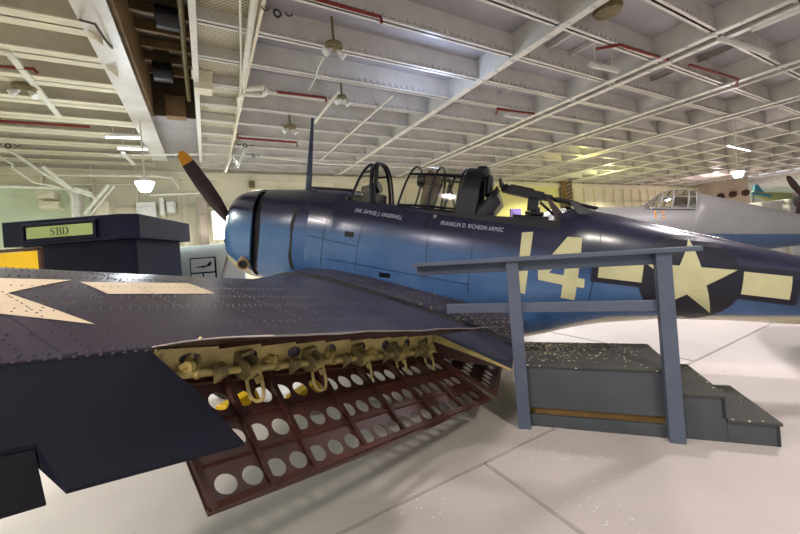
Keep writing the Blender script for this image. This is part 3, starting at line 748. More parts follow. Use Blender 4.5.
din = L(*ti)-L(*hi); dou = L(*to)-L(*ho); din.y = 0; dou.y = 0
LF, LP, LN = flap('dive_flap', hi, din.normalized(), ho, dou.normalized(), 19, (.21, .52, .83), AC, din.length, dou.length, (3, 6, 9, 12, 15, 17), hole=.0445)
LF['label'] = 'perforated lower dive flap painted dark red inside'
# centre section flap under the fuselage
hi2 = (4.46, .35, wsurf(4.46, .5, False)+.005); ho2 = (4.46, FI-.02, wsurf(4.46, FI, False)+.005)
d2 = Vector((5.10-4.46, 0, -1.075-hi2[2]))
flap('dive_flap', hi2, d2.normalized(), ho2, d2.normalized(), 12, (.25, .53, .82), AC, d2.length, d2.length, (4, 8), hole=.043, m=M_oxide)
# upper flap, raised
hu_i = (AH(FI)+.0, FI+.03, wsurf(AH(FI), FI)+.004); hu_o = (AH(FO)+.0, FO, wsurf(AH(FO), FO)+.004)
tu_i = Vector(L(5.055, FI+.09, -.43)); tu_o = Vector(L(4.395, FO, -.075))
du_i = tu_i-L(*hu_i); du_o = tu_o-L(*hu_o); du_i.y = 0; du_o.y = 0
uf = MB(); rows = []
for i in range(22):
    f = i/21; h = L(*hu_i).lerp(L(*hu_o), f); d = du_i.lerp(du_o, f); sag = .010*math.sin(f*19)+.006*math.sin(f*43)
    rows.append([h+d*g+Vector((0, 0, .012*math.sin(math.pi*g)+sag*g*.35)) for g in (0, .15, .3, .45, .6, .75, .9, 1)])
uf.loft(rows, False); UF = uf.build('upper_flap', M_wing, AC, smooth=True)
ul = MB(); ul.loft([[p+Vector((0, 0, -.010)) for p in r] for r in rows], False); ul.build('flap_lining', M_oxide2, UF, smooth=True)['label'] = 'dark red flap underside'
ue = MB(); ue.tube([r[-1]+Vector((0, 0, -.004)) for r in rows], .004, 6); ue.tube([p+Vector((0, 0, -.004)) for p in rows[-1]], .0045, 6); ue.build('flap_edge', M_bare, UF, smooth=True)
ur = MB()
for i in range(1, 21, 2):
    r = rows[i]; ur.prism([r[1]+Vector((0, 0, -.010)), r[6]+Vector((0, 0, -.010)), r[5]+Vector((0, 0, -.025)), r[1]+Vector((0, 0, -.035))], L(0, .007, 0))
ur.build('flap_stiffener', M_oxide, UF)
# ---- aileron with trim tab
def ail_mesh(b0, b1, n, cut=None):
    m = MB(); rr = []
    for i in range(n+1):
        b = b0+(b1-b0)*i/n; a0 = AH(b)+.012; zu, zl = wsurf(a0, b)-.004, wsurf(a0, b, False)+.004
        ta = TE(b)[0]-.065; tc = -.50+.17*(b-3.75)
        am2 = a0+(ta-a0)*.5; mu, ml = zu*.5+tc*.5+.02, zl*.5+tc*.5-.012; eu, el = tc+.006, tc-.006
        if cut: g = (cut-.5)/.5; ta = a0+(ta-a0)*cut; eu, el = mu+(eu-mu)*g, ml+(el-ml)*g
        zm = (zu+zl)/2; rr.append([L(a0, b, zu), L(am2, b, mu), L(ta, b, eu), L(ta, b, el), L(am2, b, ml), L(a0, b, zl), L(a0-.006, b, zm)])
    return m.loft(rr, True, True, True)
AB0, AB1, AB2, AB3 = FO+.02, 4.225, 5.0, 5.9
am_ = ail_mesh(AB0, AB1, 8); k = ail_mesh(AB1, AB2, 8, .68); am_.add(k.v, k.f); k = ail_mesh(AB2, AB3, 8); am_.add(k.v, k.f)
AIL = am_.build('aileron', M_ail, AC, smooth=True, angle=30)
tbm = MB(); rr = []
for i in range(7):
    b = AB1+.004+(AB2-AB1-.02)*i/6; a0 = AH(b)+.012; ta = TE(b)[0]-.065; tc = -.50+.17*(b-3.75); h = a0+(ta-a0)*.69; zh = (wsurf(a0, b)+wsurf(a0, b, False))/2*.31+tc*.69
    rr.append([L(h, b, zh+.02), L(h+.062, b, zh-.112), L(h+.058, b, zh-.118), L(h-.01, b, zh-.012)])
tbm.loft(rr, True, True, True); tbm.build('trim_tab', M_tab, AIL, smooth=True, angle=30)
# ---- landing gear and tail
for sg in (1, -1):
    lg = bpy.data.objects.new('landing_gear', None); COL.objects.link(lg); lg.parent = AC
    wx, wb_ = 1.95, 1.45*sg; ground = lambda a: None
    # lowest point of the wheel rests on the deck
    R_ = .40; c = (0.0-(P0.z+wx*Av.z))/Cv.z; wc = Vector((wx, -wb_, c))
    up = Vector((-math.sin(PT), 0, math.cos(PT)))
    wc = Vector((wx, -wb_, c))+up*(R_+.004)
    wh = MB(); wh.lathe([(-.09, .2), (-.11, .34), (-.07, R_-.01), (0, R_), (.07, R_-.01), (.11, .34), (.09, .2)], wc, (0, 1, 0), 28); wh.build('wheel', M_rub, lg, smooth=True)
    hbm = MB(); hbm.lathe([(-.115, .2), (-.13, .08), (.13, .08), (.115, .2)], wc, (0, 1, 0), 20); hbm.build('wheel_hub', M_bare, lg, smooth=True)
    sm_ = MB(); sm_.tube([wc+Vector((0, sg*.16, 0)), Vector((wx+.1, -wb_+sg*.16, -.72))], [.045, .06], 12); sm_.tube([wc, wc+Vector((0, sg*.18, 0))], .035, 10); sm_.tube([wc+Vector((.05, sg*.16, .3)), Vector((wx+.7, -wb_+sg*.2, -.75))], .03, 8); sm_.build('gear_strut', M_bare, lg, smooth=True)
tw = MB(); c = -(P0.z+8.7*Av.z)/Cv.z; upv = Vector((-math.sin(PT), 0, math.cos(PT))); wc = Vector((8.7, 0, c))+upv*.164
tw.lathe([(-.05, .09), (-.05, .15), (0, .16), (.05, .15), (.05, .09)], wc, (0, 1, 0), 18); tw.bar(wc+Vector((0, .07, 0)), Vector((8.55, .05, -.1)), .04, .06); tw.build('tail_wheel', M_rub, AC, smooth=True)
fn = MB(); fn.loft([foil(Vector((8.9+.1*k, 0, .25+1.35*f)), c_, .12*(1-.5*f)) for k, (f, c_) in enumerate(((0, 1.9), (.3, 1.6), (.6, 1.35), (.85, 1.1), (1, .7)))], True, True, True); fn.build('tail_fin', M_fuse, AC, smooth=True)
for sg in (1, -1):
    tl = MB(); tl.loft([foil(Vector((8.9+.06*k, sg*(.1+2.1*f), .33)), c_, .11*(1-.5*f), Vector((1, 0, 0)), Vector((0, 0, 1))) for k, (f, c_) in enumerate(((0, 1.5), (.4, 1.3), (.75, 1.05), (.95, .7), (1, .4)))], True, True, True); tl.build('tailplane', M_wing, AC, smooth=True)

# ================================================================== WHEEL CHOCKS
for (px, py, lab) in ((238, 405, 'yellow wheel chock by the port wheel, seen through the flap holes farther left'), (304, 395, 'yellow wheel chock behind the port wheel, seen through the flap holes farther right')):
    p = at_z(px, py, .10); R = Matrix.Rotation(-HD, 3, 'Z'); b = Vector((p.x, p.y, 0)); mb = MB()
    prof = [(-.16, 0), (.16, 0), (.07, .19), (-.07, .19)]
    mb.prism([b+R @ Vector((x, -.22, z)) for x, z in prof], R @ Vector((0, .44, 0)))
    thing_mesh(mb, 'wheel_chock', M_yel, lab, 'wheel chock', 'yellow wheel chocks', origin=b, bevel=.012)

# ================================================================== BOARDING STEPS
q0 = Vector((.985, 3.15, 0)); q1 = Vector((2.05, 2.77, 0)); e1 = (q1-q0); SPAN = e1.length; e1.normalize(); e2 = Vector((-e1.y, e1.x, 0))     # along the rail / away from the camera
STP = empty('boarding_steps', q0, 'grey wooden boarding steps with two post handrail beside the dive bomber', 'steps')
def sp(x, y, z): return e1*x+e2*y+Vector((0, 0, z))
RS = Matrix((e1, e2, Vector((0, 0, 1)))).transposed()
D = .74
def sbox(x0, x1, y0, y1, z0, z1, mb=None): mb = mb or MB(); return mb.box(sp((x0+x1)/2, (y0+y1)/2, (z0+z1)/2), (x1-x0, y1-y0, z1-z0), RS)
PX1 = 1.19; S2X = 1.50; S3X = 1.815
sbox(.0, PX1, .03, D, .53, .56).build('platform', M_tread, STP, bevel=.006)
pn = sbox(.02, PX1, .05, .08, .16, .53); sbox(.02, PX1, D-.03, D, .0, .53, pn); sbox(.02, .05, .05, D, 0, .53, pn); sbox(PX1-.03, PX1, .05, D, .36, .53, pn); pn.build('side_panel', M_stair, STP, bevel=.004)
sbox(.02, PX1, .03, .06, 0, .105).build('kick_board', M_stair, STP, bevel=.004)
wd = sbox(.06, PX1-.04, .11, .13, .0, .30); wd.build('inner_board', M_inner, STP)
sbox(PX1, S2X, .03, D, .345, .372).build('step_tread', M_tread, STP, bevel=.006)
r2 = sbox(PX1, S2X-.01, .05, .08, 0, .345); sbox(S2X-.04, S2X-.01, .05, D, .18, .345, r2); sbox(PX1, S2X-.01, D-.03, D, 0, .345, r2); r2.build('step_side', M_stair, STP, bevel=.004)
sbox(S2X-.01, S3X, .03, D, .16, .187).build('step_tread', M_tread, STP, bevel=.006)
r3 = sbox(S2X-.01, S3X-.01, .05, .08, 0, .16); sbox(S3X-.04, S3X-.01, .05, D, 0, .16, r3); sbox(S2X-.01, S3X-.01, D-.03, D, 0, .16, r3); r3.build('step_side', M_stair, STP, bevel=.004)
for x in (0, SPAN):
    sbox(x-.045, x+.06, -.045, .03, 0, 1.50).build('post', M_rail, STP, bevel=.004)
sbox(-.92, 1.38, -.075, .035, 1.495, 1.53).build('handrail', M_rail, STP, bevel=.004)
sbox(-.90, 1.16, .03, .05, 1.40, 1.495).build('rail_board', M_rail, STP, bevel=.003)
sbox(-.62, SPAN+.02, .0, .035, 1.03, 1.115).build('mid_rail', M_rail, STP, bevel=.004)
fk = MB()
for i in range(330):
    x, y = random.uniform(.05, PX1), D-abs(random.gauss(0, .3)); x *= random.uniform(.3, 1)
    if y < .06: continue
    s = random.uniform(.003, .012); p = sp(x, y, .5605); an = random.random()*6; u = Vector((math.cos(an), math.sin(an), 0))*s; w = Vector((-u.y, u.x, 0))*.7
    fk.add([p-u-w, p+u-w*.5, p+u*.8+w, p-u*.7+w], [(0, 1, 2, 3)])
tag(fk.build('paint_flakes', M_flake, STP), kind='stuff')
fk = MB()
for i in range(150):
    c = random.choice([at_z(550, 437, 0), at_z(578, 460, 0), at_z(530, 452, 0), at_z(612, 512, 0), at_z(420, 500, 0)]); p = c+Vector((random.gauss(0, .13), random.gauss(0, .10), .002)); s = random.uniform(.002, .010); an = random.random()*6
    u = Vector((math.cos(an), math.sin(an), 0))*s; w = Vector((-u.y, u.x, 0))*.7; fk.add([p-u-w, p+u-w*.5, p+u*.8+w, p-u*.7+w], [(0, 1, 2, 3)])
tag(fk.build('floor_flakes', M_white), 'pale paint flakes scattered on the deck in front of the grey steps', 'paint flakes', kind='stuff')

# ================================================================== SBD KIOSK
K0 = Vector((-6.78, 6.0, 0)); KI = empty('display_kiosk', (-5.8, 7.1, 0), 'navy display kiosk with overhanging header and pale green SBD sign', 'kiosk')
kb = Vector((-5.8, 7.1, 0))
def kpoly(i, z): return [Vector((-6.78+i, 6.0+i, z))-kb, Vector((-4.80-i*.5, 6.0+i, z))-kb, Vector((-4.55-i, 6.17+i*.7, z))-kb, Vector((-4.97-i, 8.35-i, z))-kb, Vector((-6.78+i, 8.35-i, z))-kb]
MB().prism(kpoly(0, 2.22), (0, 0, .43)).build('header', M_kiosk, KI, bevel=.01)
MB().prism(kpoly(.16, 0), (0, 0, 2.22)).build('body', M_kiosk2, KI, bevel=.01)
a = at_y(26, 222, 5.98)-kb; b = at_y(94, 240, 5.98)-kb
cx, cz, w, h = (a.x+b.x)/2, (a.z+b.z)/2+.0, 1.23, .27
sf = MB(); 
sf.box((cx, -1.125, cz+h/2), (w, .05, .035)); sf.box((cx, -1.125, cz-h/2), (w, .05, .035)); sf.box((cx-w/2, -1.125, cz), (.035, .05, h+.035)); sf.box((cx+w/2, -1.125, cz), (.035, .05, h+.035))
sf.box((cx, -1.108, cz), (w, .02, h)); SF = sf.build('sign_frame', M_kiosk, KI, bevel=.006)
MB().box((cx, -1.12, cz), (w*.92, .02, h*.72)).build('sign_board', M_sign, SF)
# serif letters S B D drawn as strokes
lt = MB(); yy = -1.136
def stroke(pts, ws):
    n = len(pts); Lp = []; Rp = []
    for i, p in enumerate(pts):
        q0_, q1_ = pts[max(0, i-1)], pts[min(n-1, i+1)]; dx, dz = q1_[0]-q0_[0], q1_[1]-q0_[1]; l_ = math.hypot(dx, dz) or 1; nx, nz = -dz/l_, dx/l_; w_ = ws[i] if isinstance(ws, list) else ws
        Lp.append((p[0]+nx*w_/2, p[1]+nz*w_/2)); Rp.append((p[0]-nx*w_/2, p[1]-nz*w_/2))
    for i in range(n-1):
        lt.add([(x, yy, z) for x, z in (Lp[i], Lp[i+1], Rp[i+1], Rp[i])], [(0, 1, 2, 3)])
H_ = .125
def put(pts, ox): return [(cx+ox+x*H_, cz-H_/2+z*H_) for x, z in pts]
S_ = [(.56, .74), (.55, .84), (.46, .94), (.33, .97), (.18, .93), (.09, .82), (.10, .69), (.22, .57), (.40, .46), (.53, .35), (.56, .22), (.48, .09), (.32, .03), (.17, .05), (.07, .14), (.05, .27)]
o = -.155
stroke(put(S_, o), [x*H_ for x in (.05, .05, .06, .07, .09, .12, .13, .15, .15, .13, .12, .09, .07, .06, .05, .05)])
stroke(put([(.565, .98), (.565, .72)], o), .03*H_); stroke(put([(.05, .02), (.05, .28)], o), .03*H_)
def arc(x0, zc, rx, rz, n=14): return [(x0+rx*math.cos(math.pi/2-math.pi*k/n), zc+rz*math.sin(math.pi/2-math.pi*k/n)) for k in range(n+1)]
o = -.055
stroke(put([(.17, 0), (.17, 1)], o), .13*H_); stroke(put([(.02, .985), (.42, .985)], o), .035*H_); stroke(put([(.02, .015), (.44, .015)], o), .035*H_); stroke(put([(.2, .53), (.4, .53)], o), .035*H_)
stroke(put(arc(.40, .76, .22, .23), o), [H_*(.04+.10*math.sin(math.pi*k/14)) for k in range(15)]); stroke(put(arc(.42, .27, .26, .26), o), [H_*(.04+.10*math.sin(math.pi*k/14)) for k in range(15)])
o = .050
stroke(put([(.17, 0), (.17, 1)], o), .13*H_); stroke(put([(.02, .985), (.40, .985)], o), .035*H_); stroke(put([(.02, .015), (.40, .015)], o), .035*H_)
stroke(put(arc(.38, .5, .40, .485, 20), o), [H_*(.04+.11*math.sin(math.pi*k/20)) for k in range(21)])
lt.build('sign_lettering', M_letter, SF)
# yellow information panel in front of the kiosk
p0 = at_y(0, 252, 5.2); p1 = at_y(41, 250, 5.2); base = Vector((p1.x-.45, 5.2, 0))
YP = empty('information_panel', base, 'yellow information panel in a brown frame in front of the navy kiosk', 'display panel')
top = 2.10
MB().box((0, 0, 1.35), (.86, .02, 1.44)).build('panel_board', M_yel, YP)
fr_ = MB()
for x in (-.45, -.29, .44): fr_.box((x, 0, 1.06), (.045, .05, 2.12))
fr_.box((0, 0, top), (.94, .05, .045)); fr_.box((0, 0, .60), (.94, .05, .045)); fr_.build('panel_frame', M_oxide2, YP, bevel=.004)
ft = MB()
for x in (-.45, .44): ft.box((x, 0, .02), (.07, .5, .04))
ft.build('panel_foot', M_oxide2, YP)
# grey photo stand beyond the nose
gp = at_y(216, 250, 9.0); GB = empty('photo_stand', Vector((gp.x, 9.0, 0)), 'pale grey exhibit wall with framed airplane picture behind the propeller', 'display stand')
MB().box((-.15, 0, 1.07), (1.75, .12, 2.14)).build('stand_wall', M_greywall, GB, bevel=.01)
wg_ = MB(); wg_.prism([(-1.0, -.06, 2.14), (-1.0, -.06, 0), (-1.35, .5, 0), (-1.35, .5, 2.14)], (0, .05, 0)); wg_.build('stand_wing', M_greywall, GB)
pa_, pb_ = at_y(191, 260, 8.93)-GB.location, at_y(216, 278, 8.93)-GB.location; cx2, w2 = (pa_.x+pb_.x)/2, .66
PF = MB().box((cx2, -.075, 1.52), (w2, .03, .62)).build('picture_frame', M_kiosk, GB, bevel=.006)
MB().box((cx2, -.093, 1.63), (w2*.9, .008, .34)).build('picture', M_photo, PF)
MB().box((cx2-.16, -.093, 1.34), (w2*.42, .008, .16)).build('picture', M_photo, PF); MB().box((cx2+.16, -.093, 1.34), (w2*.42, .008, .16)).build('picture', M_photo, PF)
sk = MB(); sk.prism([(cx2-.22, -.098, 1.58), (cx2-.1, -.098, 1.61), (cx2+.10, -.098, 1.62), (cx2+.2, -.098, 1.72), (cx2+.24, -.098, 1.70), (cx2+.2, -.098, 1.6), (cx2, -.098, 1.575)], (0, -.004, 0)); sk.prism([(cx2-.08, -.098, 1.60), (cx2+.0, -.098, 1.60), (cx2+.06, -.098, 1.54)], (0, -.004, 0)); sk.build('airplane_drawing', M_insblue, PF)

# ================================================================== GREY FIGHTER BEHIND
gy = 11.0; gc = at_y(665, 207, gy)
GF = empty('fighter_plane', (gc.x, gy, 0), 'pale grey fighter plane with framed canopy behind the dive bomber tail', 'airplane')
hd2 = math.radians(20); Ad = Vector((math.cos(hd2), -math.sin(hd2), -.13)).normalized(); Bd = Vector((-math.sin(hd2), -math.cos(hd2), 0)); Cd = Bd.cross(Ad)
if Cd.z < 0: Cd = -Cd
gref = at_y(665, 212, gy)-GF.location                       # canopy sill, under the hoop
def G(a, b, c): return gref+Ad*a+Bd*b+Cd*c
GT = [(-3.6, -.15, -1.05, .45), (-3.3, .02, -1.25, .62), (-2.6, .10, -1.35, .68), (-1.4, .14, -1.4, .66), (-.5, .16, -1.4, .62), (.62, .20, -1.4, .58), (.72, .62, -1.4, .55), (1.2, .50, -1.3, .52), (2.2, .24, -1.1, .42), (3.4, -.04, -.85, .3), (4.8, -.22, -.5, .12)]
def gpt(a, ph):
    t, b, w = interp(GT, a); zc = (t+b)/2-.1*(t-b); up = math.sin(ph) > 0; hh = (t-zc) if up else (zc-b); c, s = math.cos(ph), math.sin(ph); n = 2.2
    return G(a, w*math.copysign(abs(c)**(2/n), c), zc+hh*math.copysign(abs(s)**(2/n), s))
gs_ = sorted(set([r[0] for r in GT]+[-3.6+.3*i for i in range(28)]))
gm = MB(); gm.loft([[gpt(a, 2*math.pi*k/32) for k in range(32)] for a in gs_], True, True, True); gm.build('fuselage', M_greyac, GF, smooth=True)
gl_ = MB(); rr = []
for a in gs_:
    if a < .8: continue
    rr.append([gpt(a, math.pi*(-.02-.36*k/8)) + Bd*.012 for k in range(9)])
gl_.loft(rr, False); gl_.build('lower_flank', M_blueac, GF, smooth=True)
gw = MB()
for sg in (1, -1): gw.loft([[G(-1.2+2.1*x, sg*b, -.75+.0*b+(.16*(1-b/9))*y) for x, y in ((0, 0), (.15, .7), (.4, 1), (.8, .4), (1, 0), (.8, -.3), (.4, -.6), (.15, -.5))] for b in (.3, 1.6)], True, True, True)
gw.build('wing', M_greyac, GF, smooth=True)
gh_ = [arch(0, .36, 0, .62, 0, 10, 2.3) for k in range(4)]
def hoop(a0, z1, lean, w=.36, z0=.08):
    return [G(p.x, p.y, p.z) for p in arch(a0, w, z0, z1, lean, 10, 2.3)]
hs = [hoop(-.62, .16, 0, .32), hoop(-.28, .60, .28), hoop(.05, .68, .15), hoop(.45, .68, .1), hoop(.66, .66, .05)]
hm = MB()
for k in hs[1:]: hm.tube(k, .024, 6)
for i in (0, 2, 5, 8, 10): hm.tube([k[i] for k in hs], .02, 6)
hm.build('canopy_frame', M_greyac, GF, smooth=True)
hg_ = MB(); hg_.loft(hs, False); hg_.build('canopy_glass', M_glass, GF, smooth=True)
MB().box(G(.35, 0, .3), (.25, .35, .45)).build('headrest', M_dark, GF, bevel=.05)
# landing gear so that it stands on the deck
for sg in (1, -1):
    wc = G(-1.9, sg*.75, 0); wc.z = .34; m_ = MB(); m_.lathe([(-.08, .2), (-.08, .31), (0, .335), (.08, .31), (.08, .2)], wc, Bd, 20); m_.tube([wc, G(-1.9, sg*.5, -1.0)], .06, 8); m_.build('landing_gear', M_rub, GF, smooth=True)
wc = G(4.3, 0, 0); wc.z = .12; m_ = MB(); m_.lathe([(-.05, .06), (0, .118), (.05, .06)], wc, Bd, 14); m_.tube([wc, G(4.2, 0, -.45)], .05, 8); m_.build('tail_wheel', M_rub, GF, smooth=True)
tf = MB(); tf.loft([[G(4.2+.1*k+ch*x, .05*y, -.2+1.2*f) for x, y in ((-.5, 0), (-.2, .9), (.2, .7), (.5, 0), (.2, -.7), (-.2, -.9))] for k, (f, ch) in enumerate(((0, 1.5), (.5, 1.2), (1, .7)))], True, True, True); tf.build('tail_fin', M_greyac, GF, smooth=True)
for (px, py, k) in ((655.5, 214.5, 0), (663, 214.8, 1)):
    nm = MB(); c = at_y(px, py, gy-.80)-GF.location
    if k == 0: nm.bar(c+Vector((0, 0, .1)), c-Vector((0, 0, .1)), .05, .012)
    else: nm.tube([c+Vector((-.06, 0, .09)), c+Vector((.05, 0, .09)), c+Vector((-.01, 0, .01)), c+Vector((.05, 0, -.04)), c+Vector((.02, 0, -.09)), c+Vector((-.06, 0, -.09))], .018, 6)
    nm.build('side_marking', M_orange, GF)
# ================================================================== FAR AIRCRAFT AND CASES AT RIGHT
fy = 17.0; c0 = at_y(775, 197, fy); TP = empty('trainer_plane', Vector((c0.x, fy, 0)), 'small teal and olive plane with raised tail far beyond the grey fighter', 'airplane')
ob = TP.location
pts = [at_y(x, y, fy)-ob for x, y in ((752, 193), (765, 196), (778, 199), (800, 203), (830, 208))]
m_ = MB(); m_.tube(pts, [.10, .18, .32, .5, .3], 14); m_.build('fuselage', M_olive, TP, smooth=True)
tl_ = [at_y(x, y, fy)-ob for x, y in ((753, 193.5), (754, 184.5), (757, 185), (766, 195))]
MB().prism([p+Vector((0, -.06, 0)) for p in tl_], (0, .12, 0)).build('tail_fin', M_teal, TP, bevel=.02)
st2 = [at_y(x, y, fy-.2)-ob for x, y in ((752, 192), (772, 195), (772, 197.5), (752, 194))]
MB().prism(st2, (0, .05, .0)).build('tailplane', M_teal, TP)
lg_ = MB()
for p in (pts[3]+Vector((0, -.8, 0)), pts[3]+Vector((0, .8, 0)), pts[0]): lg_.tube([Vector((p.x, p.y, 0.0)), p], .06, 8)
lg_.build('support_leg', M_greyac, TP)
py_ = 13.5; hubp = at_y(803, 196, py_); RP = empty('radial_engine_plane', Vector((hubp.x+.6, py_, 0)), 'nose of a dark airplane with brown propeller at the right edge', 'airplane'); ob = RP.location
for (x, y) in ((787, 176), (797, 222)):
    tip = at_y(x, y, py_)-ob; h_ = hubp-ob; d = (tip-h_); Ln = d.length; d.normalize(); sd = d.cross(Vector((0, 1, 0)))
    b = MB(); b.loft([foil(h_+d*(Ln*f), c_, .05, sd, Vector((0, 1, 0))) for f, c_ in ((0, .15), (.25, .24), (.55, .3), (.85, .25), (.97, .15), (1, .05))], True, True, True); b.build('propeller_blade', M_oxide2, RP, smooth=True)
nz = MB(); nz.lathe([(-.1, .08), (.05, .14), (.35, .5), (.5, .62), (1.5, .68), (3.0, .5)], hubp-ob, Vector((1, .2, -.1)), 20); nz.build('engine_cowl', M_insblue, RP, smooth=True)
lg_ = MB()
for dy in (-.8, .8): lg_.tube([hubp-ob+Vector((1, dy, -.3)), Vector((hubp.x-ob.x+1, dy, .3))], .06, 8); lg_.lathe([(-.08, .2), (0, .3), (.08, .2)], (hubp.x-ob.x+1, dy, .302), (0, 1, 0), 16)
lg_.build('landing_gear', M_rub, RP, smooth=True)
for (x0, y0, x1, y1, yy_, lab) in ((752, 203, 773, 240, 15.5, 'white exhibit case standing left of two under the teal plane'), (779, 200, 797, 240, 15.5, 'white exhibit case standing right of two under the teal plane')):
    a_, b_ = at_y(x0, y0, yy_), at_y(x1, y0, yy_); w_ = b_.x-a_.x; c_ = Vector(((a_.x+b_.x)/2, yy_, 0)); m_ = MB(); H2 = max(.6, a_.z)
    m_.box(c_+Vector((0, 0, H2/2)), (w_, .8, H2)); m_.box(c_+Vector((0, 0, H2*.96)), (w_+.1, .9, H2*.08))
    thing_mesh(m_, 'exhibit_case', M_white, lab, 'display case', 'white exhibit cases', origin=c_, bevel=.05)

# ================================================================== CEILING FITTINGS
def pipe(pts, r, name, m, lab, cat, group=None, n=8):
    mb_ = MB().tube(pts, r, n)
    return thing_mesh(mb_, name, m, lab, cat, group, smooth=True, origin=pts[0])
zp = ZB-.028
def cz(px, py, z=zp): return at_z(px, py, z)
G1 = 'red sprinkler pipes'
pipe([cz(306, -4), cz(381, 17), cz(381.5, 22, zp-.12)], .03, 'sprinkler_pipe', M_red, 'dark red pipe with bent end at the top edge above the twin floodlight', 'pipe', G1)
pipe([cz(277, 92), cz(326, 98), cz(326, 101, zp-.1)], .035, 'sprinkler_pipe', M_red, 'dark red pipe leaving the white pipe loop below the perforated panels', 'pipe', G1)
pipe([cz(237, 134), cz(238, 138), cz(297, 142.5), cz(297, 146, zp-.08)], .035, 'sprinkler_pipe', M_red, 'rust red pipe above the engine cowl near the antenna mast', 'pipe', G1)
pipe([cz(596, 49), cz(620, 45), cz(659, 57), cz(668, 60)], .032, 'sprinkler_pipe', M_red, 'dark red pipe under the beam left of the crossing of two girders', 'pipe', G1)
pipe([cz(690, 65), cz(738, 79), cz(736, 86, zp-.06)], .032, 'sprinkler_pipe', M_red, 'dark red pipe with dropping end right of the girder crossing', 'pipe', G1)
pipe([cz(496, 114, zp-.05), cz(497, 109), cz(536, 114)], .035, 'sprinkler_pipe', M_red, 'short dark red pipe in the ceiling bay above the rear machine gun', 'pipe', G1)
pipe([cz(-5, 66), cz(34, 69), cz(38, 74, zp-.08)], .03, 'sprinkler_pipe', M_red, 'red pipe with bent end at the upper left edge', 'pipe', G1)
pipe([cz(-5, 121), cz(48, 124), cz(90, 127)], .035, 'sprinkler_pipe', M_red, 'red pipe under the lowest cream beam at left', 'pipe', G1)
pts = [cz(255, -6), cz(243, 84), cz(244, 89), cz(264, 87), cz(268, 91), cz(263, 95), cz(243, 94), cz(239, 99), cz(240, 110)]
pipe(pts, .055, 'white_pipe', M_pipe, 'thick white pipe with a loop beside the perforated ceiling panels', 'pipe', n=12)
pipe([cz(240, -5), cz(241, 60), cz(240, 105), cz(235, 140)], .018, 'conduit', M_pipe, 'thin pale conduit running beside the thick white looped pipe', 'conduit')
pipe([at_z(324, 57, ZB-.02), at_z(318, 68, ZB-.02), at_z(316, 77, ZB-.02), at_z(309, 90, ZB-.02)], .014, 'conduit', M_pipe, 'thin white cable hanging below the upper floodlight', 'cable')
pipe([at_z(80, 20, 5.44), at_z(95, 24, 5.3), at_z(104, 38, 5.3), at_z(112, 48, 5.44)], .02, 'cable', M_dark, 'dark looped cable on the girder end by the dark recess', 'cable')
# tie-down eyes: a ring between two hooks
def padeye(px, py, sc_, lab):
    c = cz(px, py, ZB-.03); E = empty('tie_down_eye', c, lab, 'fitting', 'ceiling tie down eyes'); m_ = MB()
    m_.tube([TV*(.09*sc_*math.cos(k*math.pi/6))+Vector((0, 0, -.09*sc_))+Vector((0, 0, .1*sc_*math.sin(k*math.pi/6))) for k in range(13)], .03*sc_, 6, False); m_.build('ring', M_black, E, smooth=True)
    for sg in (-1, 1):
        h_ = MB(); h_.tube([TV*(sg*.32*sc_+.09*sc_*math.cos(math.pi*(1+k/6)))+Vector((0, 0, .09*sc_*math.sin(math.pi*(1+k/6)))) for k in range(7)], .02*sc_, 6); h_.build('hook', M_black, E, smooth=True)
padeye(277, 10, .55, 'black ring with two hooks beside the perforated panels at the top')
padeye(245, 144, .6, 'small black ring with two hooks left of the antenna mast, upper one')
padeye(253, 154, .55, 'small black ring with two hooks just above the engine cowl, lower one')
padeye(8, 144, .6, 'black ring fitting on the beam at the left edge')
# twin floodlights
def flood(px, py, sc_, lab):
    c = cz(px, py, ZB-.05); E = empty('floodlight', c, lab, 'lamp', 'twin bulb floodlights'); m_ = MB()
    m_.lathe([(0, .04), (.02, .20*sc_), (.05, .22*sc_), (.09, .20*sc_), (.10, .05)], (0, 0, -.06), (0, 0, 1), 24); m_.tube([(0, 0, 0), (0, 0, ZC-c.z)], .025, 8); m_.build('fixture', M_zincd, E, smooth=True)
    for sg in (-1, 1):
        b_ = MB(); d = (TV*sg*.7+Vector((0, -.25, -.7))).normalized(); b_.lathe([(0, .03), (.06, .045), (.16, .075), (.17, .07), (.175, .02)], TV*sg*.08*sc_+Vector((0, 0, -.06)), d, 14); b_.build('bulb', M_white, E, smooth=True)
flood(334, 46, .78, 'round twin bulb floodlight on the ceiling beam below the upper red pipe')
flood(290, 127, .8, 'round twin bulb floodlight on the ceiling left of the antenna mast tip')
flood(24, 87, .85, 'round twin bulb floodlight at the left among the cream beams')
flood(342, 97, .5, 'small floodlight beside the end of the middle red pipe')
# pendant lamps
def pendant(px, py, y, sc_, lab):
    c = at_y(px, py, y); E = empty('pendant_lamp', c, lab, 'lamp', 'bell shaped pendant lamps')
    m_ = MB(); m_.lathe([(.42*sc_, .05*sc_), (.40*sc_, .10*sc_), (.30*sc_, .12*sc_), (.26*sc_, .26*sc_), (.24*sc_, .26*sc_)], (0, 0, -.12*sc_), (0, 0, 1), 28); m_.tube([(0, 0, .28*sc_), (0, 0, ZC-c.z)], .02, 8); m_.build('lamp_cap', M_white, E, smooth=True)
    b_ = MB(); b_.lathe([(-.18*sc_, .05*sc_), (-.17*sc_, .13*sc_), (-.12*sc_, .17*sc_), (.0, .21*sc_), (.10*sc_, .26*sc_), (.12*sc_, .24*sc_)], (0, 0, 0), (0, 0, 1), 24); b_.build('lamp_glass', M_lampglow, E, smooth=True)
    return c
PL = pendant(145, 186, 9.0, .82, 'bright white bell lamp hanging above the navy kiosk')
PR_ = pendant(738, 174, 13.5, .75, 'small white bell lamp hanging above the grey fighter')
